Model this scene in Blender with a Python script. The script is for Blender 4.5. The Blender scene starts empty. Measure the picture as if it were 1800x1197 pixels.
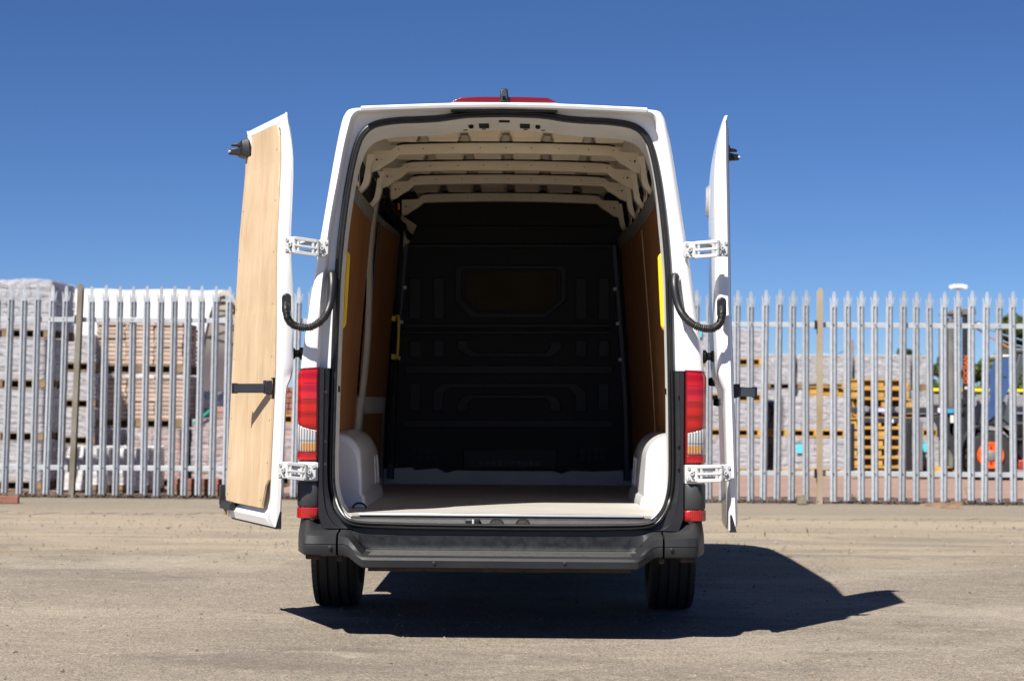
import bpy, bmesh, math, random
from mathutils import Vector, Matrix, noise
random.seed(11)
R = math.radians
S = bpy.context.scene
COL = S.collection

# ------------------------------------------------------------------ camera
FPX, CX, CY = 3384.0, 900.0, 598.5          # focal length and centre in photo pixels (1800 x 1197)
cam_d = bpy.data.cameras.new('camera'); cam = bpy.data.objects.new('camera', cam_d); COL.objects.link(cam)
cam_d.sensor_width = 36.0; cam_d.lens = FPX / 1800 * 36
cam_d.clip_start = 0.1; cam_d.clip_end = 3000
CAM_LOC = Vector((0.125, -9.0, 1.09))
CAM_M = (Matrix.Rotation(0.00887, 3, 'Z') @ Matrix.Rotation(math.pi/2 + 0.03236, 3, 'X') @ Matrix.Rotation(0.0075, 3, 'Z'))
cam.matrix_world = Matrix.Translation(CAM_LOC) @ CAM_M.to_4x4()
cam_d.dof.use_dof = True; cam_d.dof.focus_distance = 9.2; cam_d.dof.aperture_fstop = 4.2
S.camera = cam

# ------------------------------------------------------------------ light
SUN_DIR = Vector((0.475, 0.65, -1.0)).normalized()      # direction the light travels
ELEV = math.asin(-SUN_DIR.z); AZ = math.atan2(-SUN_DIR.x, -SUN_DIR.y)
W = bpy.data.worlds.new('World'); S.world = W; W.use_nodes = True
nt = W.node_tree
bgn = nt.nodes['Background']
sky = nt.nodes.new('ShaderNodeTexSky'); sky.sky_type = 'NISHITA'; sky.sun_disc = False
sky.sun_elevation = ELEV; sky.sun_rotation = AZ % (2*math.pi)
sky.altitude = 0; sky.air_density = 0.54; sky.dust_density = 0.0; sky.ozone_density = 9.0
hsv = nt.nodes.new('ShaderNodeHueSaturation'); hsv.inputs['Saturation'].default_value = 1.06; hsv.inputs['Hue'].default_value = 0.505      # clear, deep blue day
nt.links.new(sky.outputs['Color'], hsv.inputs['Color']); nt.links.new(hsv.outputs['Color'], bgn.inputs['Color']); bgn.inputs['Strength'].default_value = 0.05
sun_d = bpy.data.lights.new('sun', 'SUN'); sun = bpy.data.objects.new('sun', sun_d); COL.objects.link(sun)
sun_d.energy = 5.0; sun_d.angle = R(0.5); sun_d.color = (1.0, 0.95, 0.87)
sun.rotation_mode = 'QUATERNION'; sun.rotation_quaternion = SUN_DIR.to_track_quat('-Z', 'Y'); sun.location = (-6, -10, 14)
S.view_settings.view_transform = 'Standard'; S.view_settings.look = 'None'
S.view_settings.exposure = 0.9; S.view_settings.gamma = 1.0; S.view_settings.use_curve_mapping = False
S.render.engine = 'CYCLES'
S.cycles.use_denoising = True
S.cycles.max_bounces = 8; S.cycles.diffuse_bounces = 4; S.cycles.transparent_max_bounces = 16
S.cycles.caustics_reflective = False; S.cycles.caustics_refractive = False

def at(px, py, Y):
    """world point on the plane y = Y that the photo shows at pixel (px, py)"""
    d = CAM_M @ Vector(((px - CX) / FPX, (CY - py) / FPX, -1.0))
    return CAM_LOC + d * ((Y - CAM_LOC.y) / d.y)

# ------------------------------------------------------------------ materials
MATS = {}
def mat(name, col, rough=0.5, metal=0.0, var=0.0, vscale=6.0, bump=0.0, bscale=60.0, spec=0.5, coat=0.0, rnd=0.0, stretch=(1,1,1), alpha=None, trans=0.0, col2=None, detail=6.0, distort=0.0, rvar=0.0):
    if name in MATS: return MATS[name]
    m = bpy.data.materials.new(name); m.use_nodes = True
    n = m.node_tree.nodes; l = m.node_tree.links
    p = n['Principled BSDF']
    p.inputs['Roughness'].default_value = rough; p.inputs['Metallic'].default_value = metal
    p.inputs['Specular IOR Level'].default_value = spec
    p.inputs['Coat Weight'].default_value = coat
    p.inputs['Transmission Weight'].default_value = trans
    tc = n.new('ShaderNodeTexCoord'); mp = n.new('ShaderNodeMapping'); mp.inputs['Scale'].default_value = stretch
    l.new(tc.outputs['Object'], mp.inputs['Vector'])
    c = tuple(col) + (1,)
    src = None
    if var > 0 or col2:
        t = n.new('ShaderNodeTexNoise'); t.inputs['Scale'].default_value = vscale; t.inputs['Detail'].default_value = detail
        t.inputs['Distortion'].default_value = distort
        l.new(mp.outputs['Vector'], t.inputs['Vector'])
        rp = n.new('ShaderNodeValToRGB'); rp.color_ramp.elements[0].position = 0.32; rp.color_ramp.elements[1].position = 0.68
        c2 = tuple(col2) + (1,) if col2 else tuple(min(1, v*(1+var)) for v in col) + (1,)
        c1 = c if col2 else tuple(v*(1-var) for v in col) + (1,)
        rp.color_ramp.elements[0].color = c1; rp.color_ramp.elements[1].color = c2
        l.new(t.outputs['Fac'], rp.inputs['Fac']); src = rp.outputs['Color']
        if rvar:
            mr = n.new('ShaderNodeMapRange'); mr.inputs['To Min'].default_value = rough - rvar; mr.inputs['To Max'].default_value = rough + rvar
            l.new(t.outputs['Fac'], mr.inputs['Value']); l.new(mr.outputs['Result'], p.inputs['Roughness'])
    if rnd > 0:
        oi = n.new('ShaderNodeObjectInfo'); mr = n.new('ShaderNodeMapRange')
        mr.inputs['To Min'].default_value = 1 - rnd; mr.inputs['To Max'].default_value = 1 + rnd
        l.new(oi.outputs['Random'], mr.inputs['Value'])
        hs = n.new('ShaderNodeHueSaturation'); l.new(mr.outputs['Result'], hs.inputs['Value'])
        if src: l.new(src, hs.inputs['Color'])
        else: hs.inputs['Color'].default_value = c
        src = hs.outputs['Color']
    if src: l.new(src, p.inputs['Base Color'])
    else: p.inputs['Base Color'].default_value = c
    if bump > 0:
        b = n.new('ShaderNodeTexNoise'); b.inputs['Scale'].default_value = bscale; b.inputs['Detail'].default_value = 4
        l.new(mp.outputs['Vector'], b.inputs['Vector'])
        bn = n.new('ShaderNodeBump'); bn.inputs['Strength'].default_value = bump; bn.inputs['Distance'].default_value = 0.01
        l.new(b.outputs['Fac'], bn.inputs['Height']); l.new(bn.outputs['Normal'], p.inputs['Normal'])
    m.diffuse_color = c
    MATS[name] = m; return m

def ground_mat(name, base, dark, light, agg=220.0, patch=0.35, aggamt=0.6, stain=0.5, bump=0.35, stretch=(1,1,1), cracks=False, dust=None):
    m = bpy.data.materials.new(name); m.use_nodes = True
    n = m.node_tree.nodes; l = m.node_tree.links; p = n['Principled BSDF']
    p.inputs['Roughness'].default_value = 0.92; p.inputs['Specular IOR Level'].default_value = 0.25
    g = n.new('ShaderNodeNewGeometry')
    mp = n.new('ShaderNodeMapping'); mp.inputs['Scale'].default_value = stretch; l.new(g.outputs['Position'], mp.inputs['Vector'])
    def nz(scale, detail=6, rough=0.6, vec=mp.outputs['Vector'], dist=0.0):
        t = n.new('ShaderNodeTexNoise'); t.inputs['Scale'].default_value = scale; t.inputs['Detail'].default_value = detail
        t.inputs['Roughness'].default_value = rough; t.inputs['Distortion'].default_value = dist; l.new(vec, t.inputs['Vector']); return t.outputs['Fac']
    def ramp(f, a, ca, b, cb):
        r = n.new('ShaderNodeValToRGB'); r.color_ramp.elements[0].position = a; r.color_ramp.elements[1].position = b
        r.color_ramp.elements[0].color = tuple(ca)+(1,); r.color_ramp.elements[1].color = tuple(cb)+(1,); l.new(f, r.inputs['Fac']); return r.outputs['Color']
    def mix(kind, fac, a, b):
        x = n.new('ShaderNodeMix'); x.data_type = 'RGBA'; x.blend_type = kind
        if isinstance(fac, float): x.inputs['Factor'].default_value = fac
        else: l.new(fac, x.inputs['Factor'])
        l.new(a, x.inputs['A']); l.new(b, x.inputs['B']); return x.outputs['Result']
    big = ramp(nz(patch, 8, 0.62, dist=0.6), 0.36, dark, 0.66, light)
    med = ramp(nz(patch*6, 6, 0.6), 0.3, base, 0.72, light)
    c = mix('MIX', 0.45, big, med)
    vo = n.new('ShaderNodeTexVoronoi'); vo.inputs['Scale'].default_value = agg; l.new(g.outputs['Position'], vo.inputs['Vector'])
    sep = n.new('ShaderNodeSeparateColor'); l.new(vo.outputs['Color'], sep.inputs['Color'])
    grain = ramp(sep.outputs['Red'], 0.05, (0.24, 0.235, 0.22), 0.95, (0.80, 0.79, 0.77))
    c = mix('OVERLAY', aggamt, c, grain)
    vo2 = n.new('ShaderNodeTexVoronoi'); vo2.inputs['Scale'].default_value = agg*0.37; l.new(g.outputs['Position'], vo2.inputs['Vector'])
    sep2 = n.new('ShaderNodeSeparateColor'); l.new(vo2.outputs['Color'], sep2.inputs['Color'])
    g2 = ramp(sep2.outputs['Green'], 0.0, (0.40, 0.40, 0.39), 0.16, (0.5, 0.5, 0.5))
    c = mix('OVERLAY', aggamt*0.8, c, g2)
    g3 = ramp(sep2.outputs['Blue'], 0.90, (0.5, 0.5, 0.5), 1.0, (0.72, 0.71, 0.68))
    c = mix('OVERLAY', aggamt, c, g3)
    if stain:
        st = ramp(nz(patch*2.3, 5, 0.7, dist=1.2), 0.58, (1, 1, 1), 0.74, (1-stain*0.5,)*3)
        c = mix('MULTIPLY', 1.0, c, st)
    if cracks:
        vc = n.new('ShaderNodeTexVoronoi'); vc.feature = 'DISTANCE_TO_EDGE'; vc.inputs['Scale'].default_value = 0.28
        nn = n.new('ShaderNodeTexNoise'); nn.inputs['Scale'].default_value = 2.2; nn.inputs['Detail'].default_value = 6; l.new(g.outputs['Position'], nn.inputs['Vector'])
        ad = n.new('ShaderNodeMixRGB'); ad.blend_type = 'ADD'; ad.inputs['Fac'].default_value = 0.9
        l.new(g.outputs['Position'], ad.inputs['Color1']); l.new(nn.outputs['Color'], ad.inputs['Color2']); l.new(ad.outputs['Color'], vc.inputs['Vector'])
        ck = ramp(vc.outputs['Distance'], 0.0, (0.62, 0.60, 0.57), 0.006, (1, 1, 1))
        c = mix('MULTIPLY', 0.55, c, ck)
    for (dc, y0, y1, lo, hi, sc, stx, amt) in (dust or ()):
        sx = n.new('ShaderNodeSeparateXYZ'); l.new(g.outputs['Position'], sx.inputs['Vector'])
        ym = n.new('ShaderNodeMapRange'); ym.inputs['From Min'].default_value = y0; ym.inputs['From Max'].default_value = y1
        ym.inputs['To Min'].default_value = lo; ym.inputs['To Max'].default_value = hi; l.new(sx.outputs['Y'], ym.inputs['Value'])
        m3 = n.new('ShaderNodeMapping'); m3.inputs['Scale'].default_value = (stx, 1.0, 1.0); m3.inputs['Location'].default_value = (sc*3.1, sc*7.7, 0); l.new(g.outputs['Position'], m3.inputs['Vector'])
        ad = n.new('ShaderNodeMath'); ad.operation = 'ADD'; l.new(nz(sc, 9, 0.68, m3.outputs['Vector'], 0.8), ad.inputs[0]); l.new(ym.outputs['Result'], ad.inputs[1])
        fr_ = ramp(ad.outputs[0], 0.49, (0, 0, 0), 0.64, (amt, amt, amt))
        dcol = n.new('ShaderNodeRGB'); dcol.outputs[0].default_value = tuple(dc)+(1,)
        gd = mix('OVERLAY', aggamt*.5, dcol.outputs[0], grain)
        c = mix('MIX', fr_, c, gd)
    l.new(c, p.inputs['Base Color'])
    b = n.new('ShaderNodeBump'); b.inputs['Strength'].default_value = bump; b.inputs['Distance'].default_value = 0.006
    l.new(sep.outputs['Red'], b.inputs['Height'])
    b2 = n.new('ShaderNodeBump'); b2.inputs['Strength'].default_value = bump; b2.inputs['Distance'].default_value = 0.05
    l.new(nz(3.0, 8, 0.6), b2.inputs['Height']); l.new(b2.outputs['Normal'], b.inputs['Normal'])
    l.new(b.outputs['Normal'], p.inputs['Normal'])
    return m

def film_mat(name, col, fac, rough=0.18, bscale=7.0):
    m = bpy.data.materials.new(name); m.use_nodes = True
    n = m.node_tree.nodes; l = m.node_tree.links; p = n['Principled BSDF']; out = n['Material Output']
    p.inputs['Base Color'].default_value = tuple(col)+(1,); p.inputs['Roughness'].default_value = rough
    tr = n.new('ShaderNodeBsdfTransparent'); mx = n.new('ShaderNodeMixShader')
    tc = n.new('ShaderNodeTexCoord')
    t = n.new('ShaderNodeTexNoise'); t.inputs['Scale'].default_value = bscale; t.inputs['Detail'].default_value = 5; t.inputs['Distortion'].default_value = 1.0
    mp = n.new('ShaderNodeMapping'); mp.inputs['Scale'].default_value = (1, 1, 2.2)
    l.new(tc.outputs['Object'], mp.inputs['Vector']); l.new(mp.outputs['Vector'], t.inputs['Vector'])
    mr = n.new('ShaderNodeMapRange'); mr.inputs['From Min'].default_value = 0.3; mr.inputs['From Max'].default_value = 0.7
    mr.inputs['To Min'].default_value = max(0, fac-0.28); mr.inputs['To Max'].default_value = min(1, fac+0.28)
    l.new(t.outputs['Fac'], mr.inputs['Value']); l.new(mr.outputs['Result'], mx.inputs['Fac'])
    bn = n.new('ShaderNodeBump'); bn.inputs['Strength'].default_value = 0.6; bn.inputs['Distance'].default_value = 0.022
    l.new(t.outputs['Fac'], bn.inputs['Height']); l.new(bn.outputs['Normal'], p.inputs['Normal'])
    l.new(tr.outputs[0], mx.inputs[1]); l.new(p.outputs[0], mx.inputs[2]); l.new(mx.outputs[0], out.inputs['Surface'])
    return m

def ply_mat(name, c1, c2, horiz=(14, 14, 0.55)):
    m = bpy.data.materials.new(name); m.use_nodes = True
    n = m.node_tree.nodes; l = m.node_tree.links; p = n['Principled BSDF']
    p.inputs['Roughness'].default_value = 0.55; p.inputs['Specular IOR Level'].default_value = 0.3
    tc = n.new('ShaderNodeTexCoord'); mp = n.new('ShaderNodeMapping'); mp.inputs['Scale'].default_value = horiz
    l.new(tc.outputs['Object'], mp.inputs['Vector'])
    t = n.new('ShaderNodeTexNoise'); t.inputs['Scale'].default_value = 1.0; t.inputs['Detail'].default_value = 8; t.inputs['Distortion'].default_value = 0.35
    l.new(mp.outputs['Vector'], t.inputs['Vector'])
    w = n.new('ShaderNodeTexNoise'); w.inputs['Scale'].default_value = 8.0; w.inputs['Detail'].default_value = 5; l.new(mp.outputs['Vector'], w.inputs['Vector'])
    r = n.new('ShaderNodeValToRGB'); r.color_ramp.elements[0].position = 0.3; r.color_ramp.elements[1].position = 0.7
    r.color_ramp.elements[0].color = tuple(c1)+(1,); r.color_ramp.elements[1].color = tuple(c2)+(1,); l.new(t.outputs['Fac'], r.inputs['Fac'])
    r2 = n.new('ShaderNodeValToRGB'); r2.color_ramp.elements[0].position = 0.25; r2.color_ramp.elements[1].position = 0.55
    r2.color_ramp.elements[0].color = (0.82, 0.78, 0.72, 1); r2.color_ramp.elements[1].color = (1, 1, 1, 1); l.new(w.outputs['Fac'], r2.inputs['Fac'])
    mx = n.new('ShaderNodeMix'); mx.data_type = 'RGBA'; mx.blend_type = 'MULTIPLY'; mx.inputs['Factor'].default_value = 1
    l.new(r.outputs['Color'], mx.inputs['A']); l.new(r2.outputs['Color'], mx.inputs['B'])
    bl = n.new('ShaderNodeTexNoise'); bl.inputs['Scale'].default_value = 3.0; bl.inputs['Detail'].default_value = 4; l.new(tc.outputs['Object'], bl.inputs['Vector'])
    r3 = n.new('ShaderNodeValToRGB'); r3.color_ramp.elements[0].position = 0.30; r3.color_ramp.elements[1].position = 0.6
    r3.color_ramp.elements[0].color = (0.86, 0.84, 0.8, 1); r3.color_ramp.elements[1].color = (1, 1, 1, 1); l.new(bl.outputs['Fac'], r3.inputs['Fac'])
    m2 = n.new('ShaderNodeMix'); m2.data_type = 'RGBA'; m2.blend_type = 'MULTIPLY'; m2.inputs['Factor'].default_value = 1
    l.new(mx.outputs['Result'], m2.inputs['A']); l.new(r3.outputs['Color'], m2.inputs['B'])
    l.new(m2.outputs['Result'], p.inputs['Base Color'])
    return m

def lens_mat(name, col, stripes=90.0, axis=2, rough=0.12, low=0.55, bump=0.14):
    """moulded lens: ribs of lighter and darker plastic under a glossy coat"""
    m = bpy.data.materials.new(name); m.use_nodes = True
    n = m.node_tree.nodes; l = m.node_tree.links; p = n['Principled BSDF']
    p.inputs['Roughness'].default_value = rough
    p.inputs['Coat Weight'].default_value = 0.8; p.inputs['Coat Roughness'].default_value = 0.03
    tc = n.new('ShaderNodeTexCoord'); w = n.new('ShaderNodeTexWave'); w.bands_direction = 'XYZ'[axis]; w.inputs['Scale'].default_value = stripes
    w.inputs['Distortion'].default_value = 0.6; w.inputs['Detail'].default_value = 1.0
    l.new(tc.outputs['Object'], w.inputs['Vector'])
    r = n.new('ShaderNodeValToRGB'); r.color_ramp.elements[0].position = .15; r.color_ramp.elements[1].position = .8
    r.color_ramp.elements[0].color = tuple(c*low for c in col)+(1,); r.color_ramp.elements[1].color = tuple(col)+(1,)
    l.new(w.outputs['Fac'], r.inputs['Fac']); l.new(r.outputs['Color'], p.inputs['Base Color'])
    bn = n.new('ShaderNodeBump'); bn.inputs['Strength'].default_value = bump; bn.inputs['Distance'].default_value = 0.004
    l.new(w.outputs['Fac'], bn.inputs['Height']); l.new(bn.outputs['Normal'], p.inputs['Normal'])
    return m

WHITE   = mat('van_white_paint', (0.78, 0.79, 0.80), 0.28, var=0.02, vscale=2.5, coat=0.5)
WHITE_IN= mat('inside_white_paint', (0.74, 0.735, 0.71), 0.42, var=0.05, vscale=5)
BEIGE   = mat('inside_roof_paint', (0.79, 0.70, 0.545), 0.5, var=0.06, vscale=6)
BLACKP  = mat('black_plastic', (0.012, 0.012, 0.014), 0.42, var=0.2, vscale=20, bump=0.05, bscale=300)
GREYP   = mat('grey_bumper_plastic', (0.017, 0.018, 0.0205), 0.50, col2=(0.023, 0.024, 0.026), vscale=7, bump=0.10, bscale=700, rvar=0.06, spec=0.3)
SCUFF   = mat('scuffed_step_plastic', (0.005, 0.006, 0.008), 0.5, col2=(0.019, 0.021, 0.023), vscale=24, bump=0.1, bscale=260, detail=12, distort=0.8, spec=0.2)
TREADM  = mat('step_tread_plastic', (0.03, 0.03, 0.031), 0.6, col2=(0.055, 0.053, 0.05), vscale=30, bump=0.3, bscale=200)
RUBBER  = mat('seal_rubber', (0.012, 0.012, 0.012), 0.38, var=0.2, vscale=30)
TYRE    = mat('tyre_rubber', (0.016, 0.016, 0.016), 0.75, col2=(0.03, 0.029, 0.027), vscale=9, bump=0.25, bscale=140)
STEEL   = mat('hinge_steel', (0.50, 0.51, 0.515), 0.38, metal=0.0, var=0.06, vscale=20)
DARKMET = mat('dark_metal', (0.025, 0.025, 0.027), 0.5, metal=0.4, var=0.3, vscale=14)
RUST    = mat('rusty_underside', (0.08, 0.045, 0.025), 0.85, col2=(0.025, 0.02, 0.018), vscale=22, bump=0.3, bscale=90)
YELLOW  = mat('yellow_handle', (0.80, 0.52, 0.015), 0.4, var=0.05)
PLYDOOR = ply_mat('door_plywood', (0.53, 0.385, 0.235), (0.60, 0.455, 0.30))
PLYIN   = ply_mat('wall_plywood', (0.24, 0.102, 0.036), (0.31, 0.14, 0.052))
FLOORM  = mat('load_floor', (0.345, 0.33, 0.305), 0.6, col2=(0.41, 0.395, 0.37), vscale=3, bump=0.08, bscale=40, stretch=(1, 6, 1))
BULK    = mat('bulkhead_black', (0.005, 0.005, 0.006), 0.7, var=0.15, vscale=8)
BULKR   = mat('bulkhead_relief', (0.0075, 0.0075, 0.010), 0.6, var=0.15, vscale=8)
PANE    = mat('bulkhead_pane', (0.050, 0.043, 0.022), 0.7, var=0.1, spec=0.1)
RAILGR  = mat('lining_rail', (0.20, 0.19, 0.175), 0.6, var=0.15, vscale=10)
POSTB   = mat('blue_grey_post', (0.035, 0.04, 0.055), 0.5, var=0.2)
REDLENS = lens_mat('red_lens', (0.44, 0.005, 0.005), 5.2, 2, 0.2, 0.62)
REDLENS2= lens_mat('deep_red_lens', (0.16, 0.002, 0.004), 30, 2, 0.2, 0.8)
REDREF  = lens_mat('red_reflector', (0.38, 0.008, 0.008), 30, 0, 0.3, 0.7)
CLRLENS = lens_mat('clear_lens', (0.43, 0.43, 0.43), 24, 0, 0.15, 0.35, 0.5)
AMBLENS = lens_mat('amber_lens', (0.50, 0.24, 0.07), 24, 0, 0.15, 0.5, 0.5)
GALV    = mat('galvanised_steel', (0.33, 0.36, 0.40), 0.45, metal=0.2, col2=(0.44, 0.465, 0.50), vscale=16, bump=0.05, bscale=80, rnd=0.13)
GALVR   = mat('galvanised_rail', (0.40, 0.425, 0.455), 0.45, metal=0.2, col2=(0.50, 0.515, 0.535), vscale=9, rnd=0.05)
POSTM   = mat('weathered_post_left', (0.13, 0.11, 0.08), 0.7, col2=(0.21, 0.195, 0.165), vscale=5, stretch=(2, 2, 0.6), bump=0.2)
POSTM2  = mat('weathered_post_right', (0.26, 0.19, 0.115), 0.7, col2=(0.34, 0.30, 0.235), vscale=3, stretch=(2, 2, 0.5), bump=0.2)
PALLETW = mat('pallet_wood', (0.19, 0.13, 0.075), 0.8, var=0.25, vscale=9, rnd=0.25)
PALLETY = mat('yellow_pallet_wood', (0.50, 0.29, 0.065), 0.75, var=0.15, vscale=9, rnd=0.12)
ORANGE  = mat('orange_paint', (0.85, 0.10, 0.01), 0.4, var=0.08)
TRUCKG  = mat('truck_grey', (0.03, 0.033, 0.037), 0.5, var=0.15)
TRUCKB  = mat('truck_black', (0.012, 0.012, 0.013), 0.55, var=0.2)

# ------------------------------------------------------------------ mesh helpers
class MB:
    def __init__(s): s.v = []; s.f = []
    def add(s, vs, fs):
        o = len(s.v); s.v += [tuple(v) for v in vs]; s.f += [tuple(i+o for i in f) for f in fs]; return s
    def box(s, x0, x1, y0, y1, z0, z1):
        return s.add([(x0,y0,z0),(x1,y0,z0),(x1,y1,z0),(x0,y1,z0),(x0,y0,z1),(x1,y0,z1),(x1,y1,z1),(x0,y1,z1)],
                     [(0,3,2,1),(4,5,6,7),(0,1,5,4),(1,2,6,5),(2,3,7,6),(3,0,4,7)])
    def grid(s, rows, close_u=False, close_v=False):
        nr, nc = len(rows), len(rows[0]); o = len(s.v)
        for r in rows: s.v += [tuple(p) for p in r]
        for i in range(nr if close_v else nr-1):
            for j in range(nc if close_u else nc-1):
                a, b = i, (i+1) % nr; c, d = j, (j+1) % nc
                s.f.append((o+a*nc+c, o+a*nc+d, o+b*nc+d, o+b*nc+c))
        return s
    def ngon(s, pts): o = len(s.v); s.v += [tuple(p) for p in pts]; s.f.append(tuple(range(o, o+len(pts)))); return s
    def prism(s, a, b):
        """a, b: matching closed outlines; caps both ends"""
        n = len(a); o = len(s.v); s.v += [tuple(p) for p in a] + [tuple(p) for p in b]
        s.f.append(tuple(range(o, o+n))[::-1]); s.f.append(tuple(range(o+n, o+2*n)))
        for i in range(n): j = (i+1) % n; s.f.append((o+i, o+j, o+n+j, o+n+i))
        return s
    def tube(s, path, r, seg=10, closed=False, cap=True):
        P = [Vector(p) for p in path]; n = len(P); rows = []
        nrm = None
        for i in range(n):
            if closed: t = (P[(i+1) % n] - P[i-1])
            else: t = P[min(i+1, n-1)] - P[max(i-1, 0)]
            t.normalize()
            if nrm is None:
                up = Vector((0,0,1)) if abs(t.z) < 0.9 else Vector((1,0,0)); nrm = (up - t*up.dot(t)).normalized()
            else:
                nrm = (nrm - t*nrm.dot(t)); nrm.normalize()
            bi = t.cross(nrm); rr = r(i/(n-1)) if callable(r) else r
            rows.append([P[i] + (nrm*math.cos(2*math.pi*k/seg) + bi*math.sin(2*math.pi*k/seg))*rr for k in range(seg)])
        o = len(s.v); s.grid(rows, close_u=True, close_v=closed)
        if cap and not closed:
            s.f.append(tuple(range(o, o+seg))[::-1]); s.f.append(tuple(range(o+(n-1)*seg, o+n*seg)))
        return s
    def lathe(s, prof, c, axis='x', seg=40):
        """prof: (axial, radius) points, revolved about the axis through c"""
        rows = []
        for a, r in prof:
            row = []
            for k in range(seg):
                t = 2*math.pi*k/seg; u, w = r*math.cos(t), r*math.sin(t)
                if axis == 'x': row.append((c[0]+a, c[1]+u, c[2]+w))
                elif axis == 'y': row.append((c[0]+u, c[1]+a, c[2]+w))
                else: row.append((c[0]+u, c[1]+w, c[2]+a))
            rows.append(row)
        o = len(s.v); s.grid(rows, close_u=True)
        n = len(prof)
        if prof[0][1] > 1e-6: s.f.append(tuple(range(o, o+seg))[::-1])
        if prof[-1][1] > 1e-6: s.f.append(tuple(range(o+(n-1)*seg, o+n*seg)))
        return s
    def disc(s, c, r, th, axis='y', seg=16):
        return s.lathe([(0, r*0.92), (0.0, r), (th, r), (th, r*0.9)] if False else [(0, r), (th*0.7, r), (th, r*0.85)], c, axis, seg)

def build(name, mb, m, parent=None, smooth=True, angle=35, bevel=0.0, segs=2, weld=False, sub=0):
    me = bpy.data.meshes.new(name); me.from_pydata(mb.v, [], mb.f); me.validate()
    bm = bmesh.new(); bm.from_mesh(me)
    if weld: bmesh.ops.remove_doubles(bm, verts=bm.verts, dist=1e-5)
    bmesh.ops.recalc_face_normals(bm, faces=bm.faces); bm.to_mesh(me); bm.free()
    me.materials.append(m)
    if smooth:
        me.polygons.foreach_set('use_smooth', [True]*len(me.polygons)); me.set_sharp_from_angle(angle=R(angle))
    o = bpy.data.objects.new(name, me); COL.objects.link(o)
    if parent: o.parent = parent
    if bevel:
        b = o.modifiers.new('bevel', 'BEVEL'); b.width = bevel; b.segments = segs; b.limit_method = 'ANGLE'; b.angle_limit = R(40)
    return o

CACHE = {}
def piece(name, key, make, m, parent, loc, rotz=0.0, smooth=False):
    """an object that shares its mesh with every other piece of the same key"""
    k = (key, m.name)
    if k not in CACHE:
        me = bpy.data.meshes.new(name); mb = make(); me.from_pydata(mb.v, [], mb.f)
        me.materials.append(m)
        bm = bmesh.new(); bm.from_mesh(me); bmesh.ops.recalc_face_normals(bm, faces=bm.faces); bm.to_mesh(me); bm.free()
        if smooth: me.polygons.foreach_set('use_smooth', [True]*len(me.polygons)); me.set_sharp_from_angle(angle=R(35))
        CACHE[k] = me
    o = bpy.data.objects.new(name, CACHE[k]); COL.objects.link(o)
    o.parent = parent; o.location = loc; o.rotation_euler = (0, 0, rotz)
    return o
def boxmesh(w, d, h, c=0.0):
    """box centred in x and y, standing on z = 0, with its edges chamfered by c"""
    def mk():
        mb = MB()
        if c <= 0: return mb.box(-w/2, w/2, -d/2, d/2, 0, h)
        rows = []
        for z, i in ((0, c), (c, 0), (h-c, 0), (h, c)):
            x, y = w/2 - i, d/2 - i
            rows.append([(-x, -y, z), (x, -y, z), (x, y, z), (-x, y, z)])
        mb.grid(rows, close_u=True); mb.f.append((3, 2, 1, 0)); mb.f.append((12, 13, 14, 15)); return mb
    return mk
def empty(name, loc=(0, 0, 0), rz=0.0):
    o = bpy.data.objects.new(name, None); COL.objects.link(o); o.location = loc; o.rotation_euler = (0, 0, rz); o.empty_display_size = 0.2; return o
def tag(o, label=None, cat=None, group=None, kind=None):
    if label: o['label'] = label
    if cat: o['category'] = cat
    if group: o['group'] = group
    if kind: o['kind'] = kind
    return o
def crom(pts, k=4):
    P = [Vector(p) for p in pts]; out = []
    for i in range(len(P)-1):
        p0, p1, p2, p3 = P[max(i-1, 0)], P[i], P[i+1], P[min(i+2, len(P)-1)]
        for j in range(k):
            t = j/k; out.append(0.5*((2*p1) + (p2-p0)*t + (2*p0-5*p1+4*p2-p3)*t*t + (3*p1-p0-3*p2+p3)*t*t*t))
    out.append(P[-1]); return out
def lerp(a, b, t): return a + (b-a)*t
def interp(tab, x):
    if x <= tab[0][0]: return tab[0][1]
    for (a, fa), (b, fb) in zip(tab, tab[1:]):
        if x <= b: return lerp(fa, fb, (x-a)/(b-a))
    return tab[-1][1]
def sstep(a, b, x):
    t = min(1, max(0, (x-a)/(b-a))); return t*t*(3-2*t)

# ------------------------------------------------------------------ setting: ground
SANDY   = ground_mat('dusty_concrete', (0.25, 0.207, 0.155), (0.205, 0.17, 0.128), (0.31, 0.262, 0.20), 150, 0.5, 0.5, 0.35, 0.35, (0.35, 1.3, 1), dust=[((.15, .132, .108), 4, 10, .02, .0, 1.1, .25, .8), ((.30, .26, .20), 4, 10, -.02, -.08, 1.6, .3, .8), ((.19, .163, .13), 8.0, 10.0, -.3, .12, 1.2, .4, .8)])
ASPHALT = ground_mat('worn_asphalt', (0.188, 0.161, 0.133), (0.145, 0.125, 0.106), (0.255, 0.219, 0.18), 175, 0.30, 0.9, 0.30, 0.7, (0.7, 1.0, 1), cracks=True, dust=[((.34, .298, .245), -6, 5, -.05, .0, .55, .6, .70), ((.25, .205, .148), 2.5, 5.2, -.30, .16, 1.3, .30, .9), ((.095, .084, .074), -6, 6, -.06, -.05, .7, .5, .62), ((.37, .325, .265), -6, 6, -.10, -.10, 2.6, .7, .7)])
APRON   = ground_mat('grey_apron', (0.185, 0.158, 0.126), (0.155, 0.133, 0.108), (0.23, 0.197, 0.155), 140, 0.5, 0.5, 0.3, 0.3, (0.4, 1.2, 1), dust=[((.24, .20, .15), 9.4, 11.2, .22, -.25, 1.3, .35, .95), ((.10, .088, .07), 11.6, 12.6, -.25, .12, 1.6, .5, .8)])
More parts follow.
